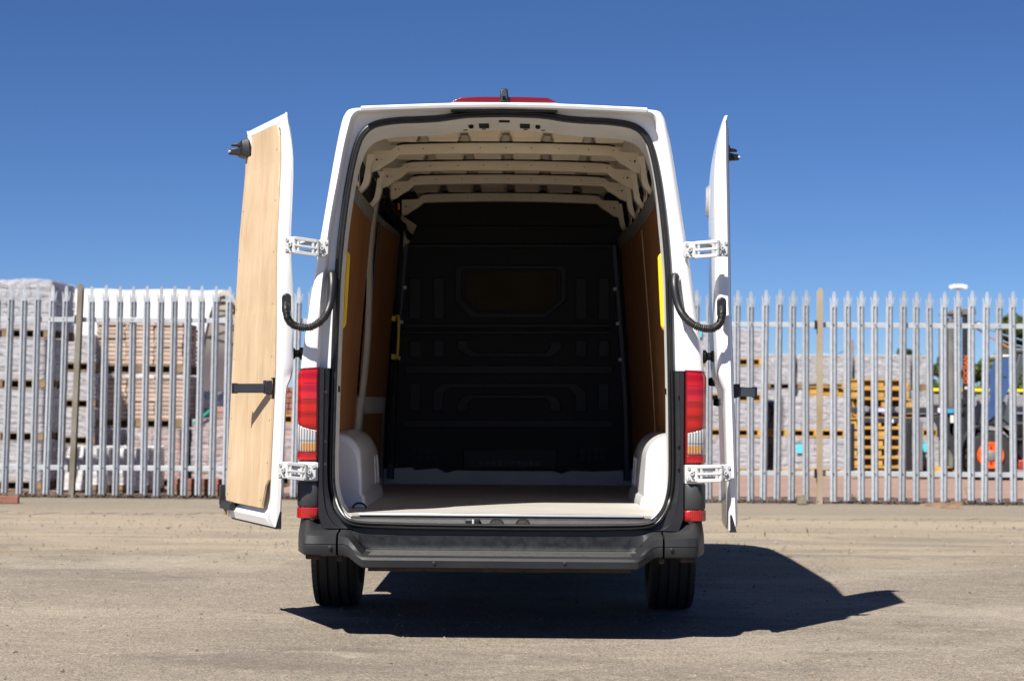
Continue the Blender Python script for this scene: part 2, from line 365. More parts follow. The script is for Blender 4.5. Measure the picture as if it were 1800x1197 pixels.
PAVING  = ground_mat('pink_paving', (0.255, 0.17, 0.138), (0.22, 0.15, 0.122), (0.30, 0.205, 0.17), 60, 0.4, 0.3, 0.3, 0.3)

def sheet(name, x0, x1, ya, yb, z, m, nx=1, ja=0.0, jb=0.0, seed=0):
    """a sheet from y = ya to y = yb whose two long edges wander by ja and jb"""
    mb = MB(); rows = [[], []]
    for i in range(nx+1):
        x = lerp(x0, x1, i/nx)
        na = (noise.noise(Vector((x*0.6, seed, 0)))*0.6 + noise.noise(Vector((x*2.7, seed+5, 0)))*0.3 + noise.noise(Vector((x*9, seed+7, 0)))*0.14)*ja
        nb = (noise.noise(Vector((x*0.6, seed+9, 0)))*0.6 + noise.noise(Vector((x*2.7, seed+14, 0)))*0.3 + noise.noise(Vector((x*9, seed+19, 0)))*0.14 + noise.noise(Vector((x*23, seed+29, 0)))*0.07)*jb
        rows[0].append((x, ya+na, z)); rows[1].append((x, yb+nb, z))
    if ja or jb: rows = [[(x, y - .002, z - .02) for x, y, z in rows[0]]] + rows + [[(x, y + .002, z - .02) for x, y, z in rows[1]]]      # edges turned down into the ground
    mb.grid(rows); o = build(name, mb, m, smooth=False); o['kind'] = 'structure'; return o
sheet('ground', -700, 700, -300, 1500, -0.008, SANDY)
sheet('asphalt_yard', -40, 40, -40, 5.0, 0.0, ASPHALT, 1600, 0, 1.1, 3)
sheet('fence_apron', -40, 40, 9.6, 12.62, -0.004, APRON, 1600, 1.3, 0.0, 8)
sheet('storage_yard', -80, 80, 12.7, 120, -0.002, PAVING)

# ------------------------------------------------------------------ the van
van = tag(empty('panel_van'), 'white high-roof panel van with both rear doors swung open and an empty load bay', 'van')

# key outlines of the rear end, right half, from the sill up to the roof centre: outer skin, frame step, door opening
KEY_S = [(.55,.40),(.88,.40),(.910,.45),(.925,.60),(.948,.76),(.948,1.0),(.945,1.244),(.912,1.5),(.882,1.71),(.846,1.936),(.812,2.15),(.790,2.28),(.768,2.39),(.75,2.44),(.715,2.468),(.60,2.474),(.40,2.482),(.20,2.489),(0,2.492)]
KEY_B = [(.55,.43),(.80,.43),(.87,.45),(.87,.60),(.868,.76),(.865,1.0),(.862,1.244),(.85,1.5),(.832,1.71),(.805,1.936),(.768,2.15),(.745,2.28),(.722,2.38),(.705,2.43),(.665,2.452),(.55,2.458),(.38,2.464),(.19,2.470),(0,2.472)]
KEY_A = [(.55,.53),(.68,.538),(.74,.58),(.772,.65),(.785,.76),(.783,1.0),(.778,1.244),(.771,1.489),(.763,1.71),(.743,1.936),(.715,2.138),(.686,2.273),(.655,2.345),(.60,2.385),(.50,2.402),(.40,2.407),(.30,2.414),(.17,2.432),(0,2.437)]
def half(keys, f): return [f(*k) for k in keys]
def full_loop(keys2, Y, k=4):
    """half outline (x,z) -> smoothed outline from left sill to right sill at depth Y (or a function of x,z)"""
    h = [Vector((p[0], p[1], 0)) for p in keys2]; h = crom(h, k)
    yy = Y if callable(Y) else (lambda x, z: Y)
    right = [(p.x, yy(p.x, p.y), p.y) for p in h]
    left = [(-p.x, yy(p.x, p.y), p.y) for p in h][:-1]
    return left + right[::-1]
def outset(keys, d):
    """push an outline away from the middle of the opening by d"""
    P = [Vector((p[0], p[1])) for p in keys]; out = []
    for i in range(len(P)):
        t = P[min(i+1, len(P)-1)] - P[max(i-1, 0)]; t.normalize(); nrm = Vector((t.y, -t.x)); out.append((P[i].x + nrm.x*d, P[i].y + nrm.y*d))
    out[0] = (P[0].x, P[0].y - d); out[-1] = (0.0, P[-1].y + d); return out

# rear frame: D pillars and roof header as one pressed ring
rings = [full_loop(KEY_S, 0.06), full_loop(outset(KEY_S, -0.003), 0.0), full_loop(outset(KEY_S, -0.010), -0.018), full_loop(outset(KEY_S, -0.022), -0.027),
         full_loop(outset(KEY_B, 0.006), -0.030), full_loop(KEY_B, -0.024), full_loop(outset(KEY_B, -0.007), 0.020), full_loop(outset(KEY_B, -0.014), 0.026),
         full_loop(outset(KEY_A, 0.028), 0.030), full_loop(KEY_A, 0.030), full_loop(outset(KEY_A, -0.006), 0.024), full_loop(outset(KEY_A, -0.008), 0.045)]
def header_keys(dz, dx):
    return [(x + dx, z - dz*sstep(2.1, 2.4, z)) for x, z in KEY_A]
rings += [full_loop(header_keys(0.012, 0.0), 0.10), full_loop(header_keys(0.024, 0.002), 0.27), full_loop(header_keys(0.028, 0.004), 0.30)]
build('rear_frame', MB().grid(rings[:10]), WHITE, van, angle=50)
fr = build('inner_frame', MB().grid(rings[9:]), WHITE_IN, van, angle=50)

# body skin, lofted from the rear ring to the nose
WB = 3.64; YR = 1.35; YF = YR + WB; RT = 0.345
def body_row(Y):
    w = sstep(0.06, 1.4, Y); out = []
    top = interp([(0, 1.0), (0.5, 1.025), (3.6, 1.04), (4.2, 1.0), (4.6, .86), (5.0, .58), (5.25, .30), (5.4, .10), (5.7, -.05), (5.95, -.28)], Y)
    nose = interp([(0, 1), (4.6, 1), (5.3, .95), (5.75, .80), (5.95, .66)], Y)
    zb = 0.42 if Y > 0.3 else 0.40
    for yc in (YR, YF):
        d = abs(Y - yc)
        if d < 0.46: zb = max(zb, 0.33 + math.sqrt(0.46**2 - d**2))
    for x, z in [(p.x, p.y) for p in crom([Vector((p[0], p[1], 0)) for p in KEY_S[2:]], 3)]:
        zz = z
        if z > 1.15: zz = 1.15 + (z - 1.15)*top if top > 0 else 1.15 + (z-1.15)*0.02 + top*1.4*min(1, (z-1.15)/0.3)
        xx = (x + 0.065*w*min(1, x/0.6))*nose
        zz = max(zz, zb)
        out.append((xx, Y, zz))
    return [(-x, y, z) for x, y, z in out[:-1]] + out[::-1]
ys = [0.06 + 0.03*i for i in range(3)] + [0.15 + 0.058*i for i in range(101)]
ys = [y for y in ys if y <= 5.95]
rows = [body_row(y) for y in ys]
mb = MB().grid(rows); mb.ngon(rows[-1])
skin = build('body_skin', mb, WHITE, van, angle=40)
inn = MB().grid([[(x*0.93, y, z*0.985 - (0.0 if z < 2 else 0.012)) for x, y, z in r] for r in rows[3:]])
build('cavity_lining', inn, mat('cavity_dark', (0.05, 0.05, 0.05), 0.8), van)
# cab glass, mirrors, nose trim
def skin_patch(y0, y1, t0, t1, out=0.004, n=10):
    """a patch lying on the body skin between two stations and two fractions of the outline"""
    g = []
    for i in range(n+1):
        Y = lerp(y0, y1, i/n); r = body_row(Y); row = []
        for j in range(n+1):
            f = lerp(t0(Y) if callable(t0) else t0, t1(Y) if callable(t1) else t1, j/n)*(len(r)-1); a = int(min(f, len(r)-2)); p = Vector(r[a]).lerp(Vector(r[a+1]), f-a)
            d = Vector((p.x, 0.0, max(0.0, p.z-1.0))); d.y = 0.35 if Y > 4.4 else 0; d.normalize(); row.append(p + d*out)
        g.append(row)
    return MB().grid(g)
GLASS = mat('cab_glass', (0.02, 0.025, 0.03), 0.08, coat=0.5)
build('windscreen', skin_patch(4.62, 5.36, 0.33, 0.67, 0.006), GLASS, van)
build('cab_window', skin_patch(4.0, 4.95, 0.215, 0.285, 0.006), GLASS, van)
build('cab_window', skin_patch(4.0, 4.95, 0.785, 0.715, 0.006), GLASS, van)
for s in (-1, 1):
    mm = MB().tube([(s*0.98, 4.75, 1.30), (s*1.06, 4.74, 1.34), (s*1.12, 4.74, 1.36)], 0.025, 8)
    mm.box(min(s*1.10, s*1.20), max(s*1.10, s*1.20), 4.70, 4.80, 1.28, 1.62); build('mirror', mm, BLACKP, van, bevel=0.02)
build('front_bumper', MB().box(-0.86, 0.86, 5.80, 6.0, 0.28, 0.62), GREYP, van, bevel=0.06)

# sill, load floor and underside
build('underbody', MB().box(-0.86, 0.86, 0.10, 5.6, 0.44, 0.545), RUST, van)
build('rear_axle', MB().tube([(-0.74, YR, 0.33), (0.74, YR, 0.33)], 0.05, 12).box(-0.12, 0.12, YR-0.14, YR+0.14, 0.22, 0.44), DARKMET, van)
flr = build('load_floor', MB().box(-0.90, 0.90, 0.035, 3.44, 0.548, 0.566), FLOORM, van)
build('floor_edge_strip', MB().box(-0.665, 0.665, -0.004, 0.060, 0.560, 0.5715), mat('edge_aluminium', (0.72, 0.73, 0.74), 0.3, metal=0.6, var=0.05), flr, bevel=0.003)
prof = [(.034, .556), (-.004, .553), (-.016, .545), (-.030, .512), (-.034, .50), (-.03, .46), (.10, .45), (.10, .53)]
sill = build('door_sill', MB().prism([(-.70, y, z) for y, z in prof], [(.70, y, z) for y, z in prof]), mat('sill_plastic', (0.028, 0.028, 0.031), 0.5, var=0.2, vscale=20, bump=0.15, bscale=250), van, angle=30)
def on_sill(px, py): return at(px, py, -0.02)
for px in (873, 919):                       # two latch pockets and a striker in the sill
    c = on_sill(px, 916); w, h = 0.030, 0.026
    o8 = [(-1.15, -.5), (1.15, -.5), (1.0, .0), (.45, .5), (-.45, .5), (-1.0, .0)]
    pk = build('latch_pocket', MB().prism([(c.x + w*u, -0.040, c.z + h*v) for u, v in o8], [(c.x + w*u, -0.005, c.z + h*v) for u, v in o8]), BLACKP, sill)
    build('dirt', MB().prism([(c.x + w*0.8*u, -0.0415, c.z - .004 + h*.7*v) for u, v in o8], [(c.x + w*.8*u, -0.03, c.z -.004 + h*.7*v) for u, v in o8]), mat('pocket_dirt', (0.05, 0.046, 0.036), 0.9, var=0.5, vscale=60, bump=0.5, bscale=90), sill, smooth=False)
c = on_sill(831, 917)
build('striker_recess', MB().box(c.x-.034, c.x+.034, -0.040, -0.01, c.z-.014, c.z+.014), BLACKP, sill, bevel=.005)
build('striker_pin', MB().tube([(c.x+.003, -.043, c.z-.012), (c.x+.003, -.043, c.z+.013)], .0055, 8), STEEL, sill)

# rubber door seal around the opening
def seal_path(d, Y, bottom):
    k = [(0.0, bottom), (.28, bottom+.001)] + [(x, z) for x, z in outset(KEY_A, d)]
    k[2] = (.50, bottom + .004)
    h = crom([Vector((p[0], p[1], 0)) for p in k], 5)
    yq = lambda z: lerp(Y, Y - .068, sstep(.66, .53, z))
    r = [(p.x, yq(p.y), p.y) for p in h]; l = [(-p.x, yq(p.y), p.y) for p in h]
    return r[:-1] + l[::-1][:-1] if False else r + l[::-1][1:-1]
sl = build('door_seal', MB().tube(seal_path(0.016, 0.022, 0.507), 0.0115, 10, True), RUBBER, van)
build('seal_lip', MB().tube(seal_path(0.003, 0.012, 0.522), 0.0075, 8, True), RUBBER, sl)

# roof lip, brake light, camera, slot trim
lip = []
for i in range(33):
    x = lerp(-.668, .668, i/32); zt = interp([(0, 2.494), (.2, 2.4915), (.4, 2.4845), (.6, 2.4765), (.67, 2.473)], abs(x)) - 0.001
    lip.append([(x, .12, zt+.006), (x, -.02, zt+.002), (x, -.052, zt-.003), (x, -.060, zt-.012), (x, -.055, zt-.024), (x, -.03, zt-.027), (x, .0, zt-.027)])
mb = MB().grid(lip); mb.ngon(lip[0]); mb.ngon(lip[-1]); rl = build('roof_lip', mb, WHITE, van, angle=50)
zt = 2.497
o = [(-.252, 0.0), (-.205, .022), (-.10, .0255), (.10, .0255), (.205, .022), (.252, 0.0)]
bl = build('high_brake_light', MB().prism([(x, -.012, zt+z) for x, z in o], [(x*1.0, .09, zt+z+.008) for x, z in o]), REDLENS2, van, bevel=.004)
build('slot_trim', MB().box(-.25, .25, -.018, .02, 2.4525, 2.463), BLACKP, rl, bevel=.003)
cm = MB().prism([(-.021, -.040, 2.498), (.021, -.040, 2.498), (.0155, -.028, 2.560), (-.0155, -.028, 2.560)], [(-.024, .10, 2.498), (.024, .10, 2.498), (.016, .08, 2.562), (-.016, .08, 2.562)])
rc = build('roof_camera', cm, BLACKP, van, bevel=.006)
build('camera_lens', MB().disc((0, -.046, 2.513), .009, .006, 'y', 14), mat('lens_black', (0.004, 0.004, 0.005), 0.1), rc)

# header cut-outs
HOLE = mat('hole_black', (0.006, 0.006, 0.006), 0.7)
def header_z(x, Y):
    za = interp([(0, 2.437), (.17, 2.432), (.30, 2.414), (.40, 2.407), (.6, 2.385)], abs(x))
    return za - interp([(0.045, -.002), (.10, .012), (.27, .024), (.30, .028)], Y)
def slab_on_header(x0, x1, Y0, Y1, th, name, m):
    build(name, MB().prism([(x0, Y0, header_z(x0, Y0)-th), (x1, Y0, header_z(x1, Y0)-th), (x1, Y1, header_z(x1, Y1)-th), (x0, Y1, header_z(x0, Y1)-th)],
                           [(x0, Y0, header_z(x0, Y0)+.01), (x1, Y0, header_z(x1, Y0)+.01), (x1, Y1, header_z(x1, Y1)+.01), (x0, Y1, header_z(x0, Y1)+.01)]), m, fr, bevel=.002)
for s in (-1, 1):
    slab_on_header(s*.098-.024, s*.098+.024, .145, .235, .004, 'header_slot', HOLE)
    q = [(s*.160 + .012*math.cos(t), .19 + .036*math.sin(t)) for t in [2*math.pi*k/14 for k in range(14)]]; build('header_plug', MB().prism([(x, y, header_z(x, y)-.006) for x, y in q], [(x, y, header_z(x, y)+.01) for x, y in q]), BLACKP, fr)
slab_on_header(-.026, .026, .075, .115, .004, 'header_slot', HOLE)
for x in (-.19, -.10, .10, .185): slab_on_header(x-.010, x+.010, .262, .270, .003, 'header_slot', HOLE)

# lamps and corner pieces wrap the corner: plan outline from the inner edge round to the side
PLAN = [(.853, -.038), (.862, -.046), (.900, -.048), (.925, -.043), (.940, -.030), (.950, -.008), (.955, .03), (.958, .10), (.958, .15)]
def corner_piece(name, s, z0, z1, m, parent, x0=0.0, x1=9.0, puff=0.0, bevel=0.003, dz=None):
    """z0, z1: bottom and top heights (numbers or functions of the distance along the plan)"""
    pl = [(x, y) for x, y in PLAN if x0 <= x <= x1]; n = len(pl)
    f0 = z0 if callable(z0) else (lambda t: z0); f1 = z1 if callable(z1) else (lambda t: z1)
    a = []; rows = []
    for q in range(5):
        v = q/4; e = 0.004*(1 if q in (0, 4) else 0)
        rows.append([(s*(x + (puff-e)*(0.3 if i == 0 else 1)*(1 if y > -.04 else .3)), y - (puff-e)*(1 if y < .0 else 0), lerp(f0(i/(n-1)), f1(i/(n-1)), [0, .06, .5, .94, 1][q])) for i, (x, y) in enumerate(pl)])
    back = [(s*(x if x < .9 else .9), max(y, .05) + .0, 0) for x, y in pl]
    mb = MB().grid(rows); o = len(mb.v)
    br = [[(s*min(x, .93), .05 if x < .94 else y, lerp(f0(i/(n-1)), f1(i/(n-1)), v)) for i, (x, y) in enumerate(pl)] for v in (0, 1)]
    mb.grid([rows[0], br[0]]); mb.grid([rows[-1], br[1]])
    mb.grid([[r[0] for r in rows], [br[0][0], br[0][0], br[1][0], br[1][0], br[1][0]]])
    return build(name, mb, m, parent, angle=45)
for s in (-1, 1):
    lamp = corner_piece('tail_lamp', s, lambda t: .812, lambda t: 1.250 - .012*t, REDLENS2, van)
    corner_piece('red_lens', s, lambda t: .990 - .030*(1-t), lambda t: 1.238 - .010*t, REDLENS, lamp, .855, .951, .0030)
    corner_piece('clear_lens', s, lambda t: .856, lambda t: .986 - .030*(1-t), CLRLENS, lamp, .855, .951, .0032)
    corner_piece('amber_lens', s, lambda t: .862, lambda t: .898, AMBLENS, lamp, .855, .930, .0036)
    corner_piece('red_lens', s, lambda t: .818, lambda t: .852, REDLENS, lamp, .855, .951, .0030)
    for zc in (1.175, 1.100, 1.030): corner_piece('lens_rib', s, zc-.0015, zc+.0015, REDLENS2, lamp, .86, .93, .0034)
    corner_piece('lens_rib', s, .906, .910, mat('lens_divider', (.12, .10, .10), .3), lamp, .86, .945, .0036)
    corner_piece('hinge_pocket', s, .722, .808, WHITE, van)
    corner_piece('corner_panel', s, .600, .719, mat('corner_panel_grey', (0.035, 0.036, 0.039), .5, var=.1, vscale=10), van)
    corner_piece('rear_reflector', s, .547, .597, REDREF, van, puff=.002)
    # black trim between lamp and opening
    ka = [(x, z) for x, z in outset(KEY_A, .027) if z < 1.30]
    ka = crom([Vector((x, z, 0)) for x, z in ka], 4); ka = [(p.x, p.y) for p in ka if .50 <= p.y <= 1.252]
    rows = []
    for x, z in ka:
        xo = .851 if z > .56 else lerp(.851, .83, (.56-z)/.06)
        rows.append([(s*x, .02, z), (s*x, -.026, z), (s*(x+.006), -.033, z), (s*lerp(x, xo, .45), -.036, z), (s*lerp(x, xo, .5), -.046, z), (s*(xo-.006), -.048, z), (s*xo, -.040, z), (s*xo, .02, z)])
    mb = MB().grid(rows); mb.ngon(rows[-1]); tr = build('pillar_trim', mb, BLACKP, van, angle=40)
    for z in (1.135, .905, .80): build('trim_screw', MB().disc((s*.818, -.0495, z), .007, .006, 'y', 10), DARKMET, tr)

# rear bumper: two corners and a stepped middle
def bump_profile(ax):
    c = [(.00, .535), (-.035, .500), (-.055, .492), (-.150, .486), (-.178, .474), (-.183, .440), (-.180, .436), (-.182, .428), (-.172, .392), (-.150, .383), (.03, .380)]
    m = [(.00, .476), (-.034, .474), (-.040, .415), (-.052, .397), (-.225, .392), (-.243, .386), (-.246, .378), (-.250, .373), (-.246, .342), (-.230, .336), (.03, .336)]
    t = sstep(.715, .615, ax)
    return [(lerp(a[0], b[0], t), lerp(a[1], b[1], t)) for a, b in zip(c, m)]
xs = [-.742 + i*(1.484/64) for i in range(65)]
rows = [[(x, y, z) for y, z in bump_profile(abs(x))] for x in xs]
mb = MB().grid(rows); mb.ngon(rows[0]); mb.ngon(rows[-1])
bump = build('rear_bumper', mb, GREYP, van, angle=32)
kp = []
for i in range(61):
    x = -.66 + .022*i; pr_k = bump_profile(abs(x)); a, b, c2 = pr_k[1], pr_k[2], pr_k[3]
    kp.append([(x, lerp(a[0], b[0], t) - .0025, lerp(a[1], b[1], t)) for t in (.04, .35, .7, 1.0)] + [(x, lerp(b[0], c2[0], .5) - .002, lerp(b[1], c2[1], .5) + .001)])
build('scuffed_kick_panel', MB().grid(kp), SCUFF, bump)
tm = MB()
for i in range(9):
    y = -.065 - i*.018; tm.box(-.60, .60, y-.005, y+.005, .390, .3975 - .0002*i)
build('step_tread', tm, TREADM, bump, bevel=.0015)
def corner_rows(s):
    path = [(.746, -.0, 0), (.80, -.0, 0), (.845, .002, .35), (.88, .010, .9), (.912, .026, 1), (.936, .055, 1), (.949, .11, 1), (.955, .22, 1), (.958, .45, 1), (.958, .72, 1)]
    out = []
    for x, dy, k in crom([Vector(p) for p in path], 4) and [tuple(p) for p in crom([Vector(p) for p in path], 4)]:
        side = sstep(.89, .957, x); base = bump_profile(.8)
        row = []
        for i, (y, z) in enumerate(base):
            d = -y - .0                       # how far the profile stands out
            tall = [(.0, .548), (-.040, .547), (-.058, .545), (-.120, .505), (-.165, .478)]
            if i < 5: y, z = lerp(y, tall[i][0], k), lerp(z, tall[i][1], k); d = -y
            zz = z
            yy = lerp(y + dy, dy - .02, side); xx = x + .006 - (.182 - d)*.10*side
            if i in (9, 10): xx = x - .02*side - (.05*side if i == 10 else 0)
            row.append((s*xx, yy if side < 1 else dy, zz))
        out.append(row)
    return out
for s in (-1, 1):
    r = corner_rows(s); mb = MB().grid(r); mb.ngon(r[0])
    bc = build('bumper_corner', mb, GREYP, van, angle=32)
    p = at(580 if s < 0 else 1181, 962 if s < 0 else 966, -.185)
    build('parking_sensor', MB().disc((p.x, -.1825, p.z), .009, -.003, 'y', 16), DARKMET, bc)
    p = at(763 if s < 0 else 993, 990, -.25)
    build('parking_sensor', MB().disc((p.x, -.2485, p.z), .009, -.003, 'y', 16), DARKMET, bump)
build('bumper_underside', MB().box(-.60, .60, -.225, .02, .322, .337), RUST, bump)
for s in (-1, 1):
    build('mounting_bracket', MB().box(s*.86-.035, s*.86+.035, -.14, .0, .366, .384), RUST, bump, bevel=.004); build('mounting_lug', MB().box(s*.74-.012, s*.74+.012, -.13, -.10, .358, .382), RUST, bump, bevel=.004)

# wheels
def wheel(x, y):
    w = .1225; sgn = 1 if x > 0 else -1
    prof = []
    pts = [(-w*.80, .205), (-w*.97, .225), (-w, .275), (-w*.95, .315), (-w*.86, .336)]
    g = [-.078, -.028, .028, .078]
    tread = [(-w*.80, .3415)]
    for c in g: tread += [(c-.0065, .3445), (c-.006, .335), (c+.006, .335), (c+.0065, .3445)]
    tread += [(w*.80, .3415)]
    prof = pts + tread + [(-a, r) for a, r in pts[::-1]]
    wm = empty('wheel', (x, y, .345)); wm.parent = van
    ty = build('tyre', MB().lathe([(-w*.5, .19)] + prof + [(w*.5, .19)], (0, 0, 0), 'x', 72), TYRE, wm, angle=25)
    bl = MB()                                   # shoulder blocks of the tread
    for k in range(64):
        t = 2*math.pi*k/64
        for sd in (-1, 1):
            a0, a1 = sd*.086, sd*.112; cs, sn = math.cos(t), math.sin(t); cs2, sn2 = math.cos(t+.065), math.sin(t+.065)
            ra, rb = .3452, .331
            bl.prism([(a0, ra*cs, ra*sn), (a1, rb*1.012*cs, rb*1.012*sn), (a1, rb*1.012*cs2, rb*1.012*sn2), (a0, ra*cs2, ra*sn2)],
                     [(a0, .33*cs, .33*sn), (a1, .325*cs, .325*sn), (a1, .325*cs2, .325*sn2), (a0, .33*cs2, .33*sn2)])
    build('tread_blocks', bl, TYRE, wm, smooth=False)['kind'] = 'stuff'
    build('rim', MB().lathe([(sgn*-.07, .0), (sgn*-.07, .16), (sgn*.02, .19), (sgn*.085, .205), (sgn*.08, .19), (sgn*.05, .15), (sgn*.075, .06), (sgn*.08, 0)], (0, 0, 0), 'x', 40), mat('rim_steel', (0.12, .12, .125), .5, metal=.6), wm)
for x, y in ((-.885, YR), (.885, YR), (-.885, YF), (.885, YF)): wheel(x, y)

# ------------------------------------------------------------------ load bay
def wall_x(Y, z):
    return interp([(.57, .838), (1.0, .83), (1.3, .812), (1.6, .79), (1.9, .765), (2.1, .748), (2.25, .722), (2.4, .69)], z) - .05*sstep(1.8, 3.4, Y)
def wall_patch(s, y0, y1, z0, z1, out, th=.009, ny=8, nz=16):
    """a lining panel that follows the leaning wall; out = how far it stands into the bay"""
    fz0 = z0 if callable(z0) else (lambda y: z0); fz1 = z1 if callable(z1) else (lambda y: z1)
    A = []; B = []
    for i in range(ny+1):
        y = lerp(y0, y1, i/ny)
        zz = [lerp(fz0(y), fz1(y), j/nz) for j in range(nz+1)]
        A.append([(s*(wall_x(y, z)-out), y, z) for z in zz]); B.append([(s*(wall_x(y, z)-out+th), y, z) for z in zz])
    mb = MB().grid(A).grid(B)
    mb.grid([A[0], B[0]]).grid([A[-1], B[-1]]).grid([[r[0] for r in A], [r[0] for r in B]]).grid([[r[-1] for r in A], [r[-1] for r in B]])
    return mb
sideL = build('side_wall', wall_patch(-1, .26, 3.42, .55, 2.10, -.02, .012), WHITE_IN, van)
sideR = build('side_wall', wall_patch(1, .26, 3.42, .55, 2.10, -.02, .012), WHITE_IN, van)
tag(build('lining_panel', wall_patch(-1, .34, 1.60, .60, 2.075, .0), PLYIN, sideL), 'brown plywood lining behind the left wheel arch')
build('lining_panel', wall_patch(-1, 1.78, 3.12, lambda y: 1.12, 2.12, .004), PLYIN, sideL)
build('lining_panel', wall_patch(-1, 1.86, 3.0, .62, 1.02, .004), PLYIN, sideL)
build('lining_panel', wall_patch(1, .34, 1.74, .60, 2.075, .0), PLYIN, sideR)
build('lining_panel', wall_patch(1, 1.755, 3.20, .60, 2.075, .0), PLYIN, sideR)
build('joint_cover', wall_patch(1, 1.735, 1.760, .62, 2.06, .004, .006, 2), mat('joint_wood', (.50, .33, .17), .6, var=.1), sideR)
for s, sd in ((-1, sideL), (1, sideR)):
    build('upper_rail', wall_patch(s, .30, 3.30, 2.080, 2.150, .004), RAILGR, sd)
# the white door post on the left, bowed away from the panel
rows = []
for j in range(21):
    z = lerp(.70, 2.20, j/20); bow = .030*math.sin(math.pi*min(1, max(0, (z-.8)/1.1)))
    xw = -(wall_x(1.68, z) - .012 - bow)
    w = .012 + .03*math.sin(math.pi*j/20)
    rows.append([(xw-.02, 1.60, z), (xw+.002, 1.605, z), (xw+.008, 1.62+w*.4, z), (xw+.006, 1.645+w, z), (xw-.02, 1.66+w, z)])
build('door_post', MB().grid(rows), mat('post_grey_paint', (.36, .33, .28), .55, var=.1), sideL, angle=40)
build('door_post_seal', MB().tube([(-(wall_x(1.8, z)-.022), 1.80, z) for z in [lerp(.8, 2.1, k/12) for k in range(13)]], .009, 8), RUBBER, sideL)
rows = []
build('sliding_door_seal', MB().tube([(-(wall_x(1.74, 2.22)-.03), 1.76, 2.25), (-.722, 2.0, 2.235), (-.70, 2.6, 2.20), (-.69, 3.1, 2.16), (-.70, 3.2, 2.05), (-.72, 3.22, 1.6), (-.745, 3.22, .7)], .020, 8), RUBBER, sideL)
# cable loom drooping along the left roof edge
pts = [(-.74, .95, 2.23), (-.715, 1.25, 2.30), (-.70, 1.5, 2.315), (-.685, 1.75, 2.27), (-.68, 2.1, 2.225), (-.67, 2.5, 2.20), (-.655, 2.9, 2.17), (-.63, 3.2, 2.13)]
build('cable_loom', MB().tube(crom(pts, 5), lambda t: .015 + .007*math.sin(t*47) + .004*math.sin(t*91), 8), mat('loom_tape', (.008, .008, .008), .6), sideL)
build('side_marker_light', MB().box(-.665, -.652, 2.44, 2.47, 2.235, 2.275), mat('amber_marker', (.75, .22, .02), .25), sideL, bevel=.004)
# grab handles
def handle(s, pts, r, par):
    build('grab_handle', MB().tube(crom([(s*x, y, z) for x, y, z in pts], 4), r, 10), YELLOW, par)
handle(-1, [(.800, .34, 1.80), (.775, .31, 1.812), (.758, .30, 1.80), (.757, .30, 1.76), (.770, .30, 1.50), (.774, .30, 1.465), (.784, .31, 1.452), (.80, .34, 1.458)], .0115, sideL)
handle(1, [(.800, .34, 1.80), (.775, .31, 1.812), (.758, .30, 1.80), (.757, .30, 1.76), (.770, .30, 1.50), (.774, .30, 1.465), (.784, .31, 1.452), (.80, .34, 1.458)], .0115, sideR)
handle(-1, [(.735, 3.15, 1.625), (.705, 3.10, 1.63), (.695, 3.08, 1.60), (.70, 3.08, 1.40), (.712, 3.10, 1.365), (.74, 3.15, 1.368)], .0085, sideL)
for z in (1.615, 1.375): build('handle_foot', MB().box(-.742, -.716, 3.10, 3.16, z-.016, z+.016), YELLOW, sideL, bevel=.003)
for s, sd in ((-1, sideL), (1, sideR)):
    p = .776
    build('lock_catch', MB().box(min(s*p, s*(p+.03)), max(s*p, s*(p+.03)), .14, .20, 1.135, 1.165), BLACKP, sd, bevel=.004)
build('tie_down_ring', MB().tube([(-.69 + .032*math.cos(t), .33, .575 + .026*math.sin(t)) for t in [math.pi*k/12 for k in range(13)]], .005, 8), BLACKP, flr)

# wheel arches
for s in (-1, 1):
    rows = []
    Z0 = .566
    def arch(inset, drop, Y):
        xi = .700 + inset; zt = .935 - drop; r = .13
        pts = [(xi-.014, Z0), (xi-.014, Z0+.012), (xi-.008, Z0+.050), (xi+.004, Z0+.060), (xi+.008, .72), (xi+.014, zt-r)]
        for k in range(1, 8):
            t = math.pi/2*k/8; pts.append((xi+.014 + r*(1-math.cos(t)), zt-r + r*math.sin(t)))
        pts += [(xi+.014+r, zt), (.90, zt+.004)]
        return [(s*x, Y, z) for x, z in pts]
    st = [(.640, .016, .030), (.648, .004, .010), (.665, .0, .002), (.70, 0, 0), (.9, 0, -.006), (1.3, 0, -.010), (1.6, 0, -.006), (1.78, .0, .02), (1.86, .006, .05), (1.92, .02, .10), (1.96, .05, .18)]
    rows = [arch(i, d, y) for y, i, d in st]
    mb = MB().grid(rows)
    first = rows[0]; mb.grid([first, [(s*.90, .640, p[2]) for p in first]])
    last = rows[-1]; mb.grid([last, [(s*.90, 1.97, p[2]) for p in last]])
    wa = build('wheel_arch', mb, WHITE, van, angle=42)
    for y in (1.50, 1.68):
        build('arch_swage', MB().prism([(s*.708, y-.03, .64), (s*.708, y+.03, .64), (s*.7145, y+.018, .80), (s*.7145, y-.018, .80)], [(s*.700, y-.022, .65), (s*.700, y+.022, .65), (s*.708, y+.010, .79), (s*.708, y-.010, .79)]), WHITE, wa)

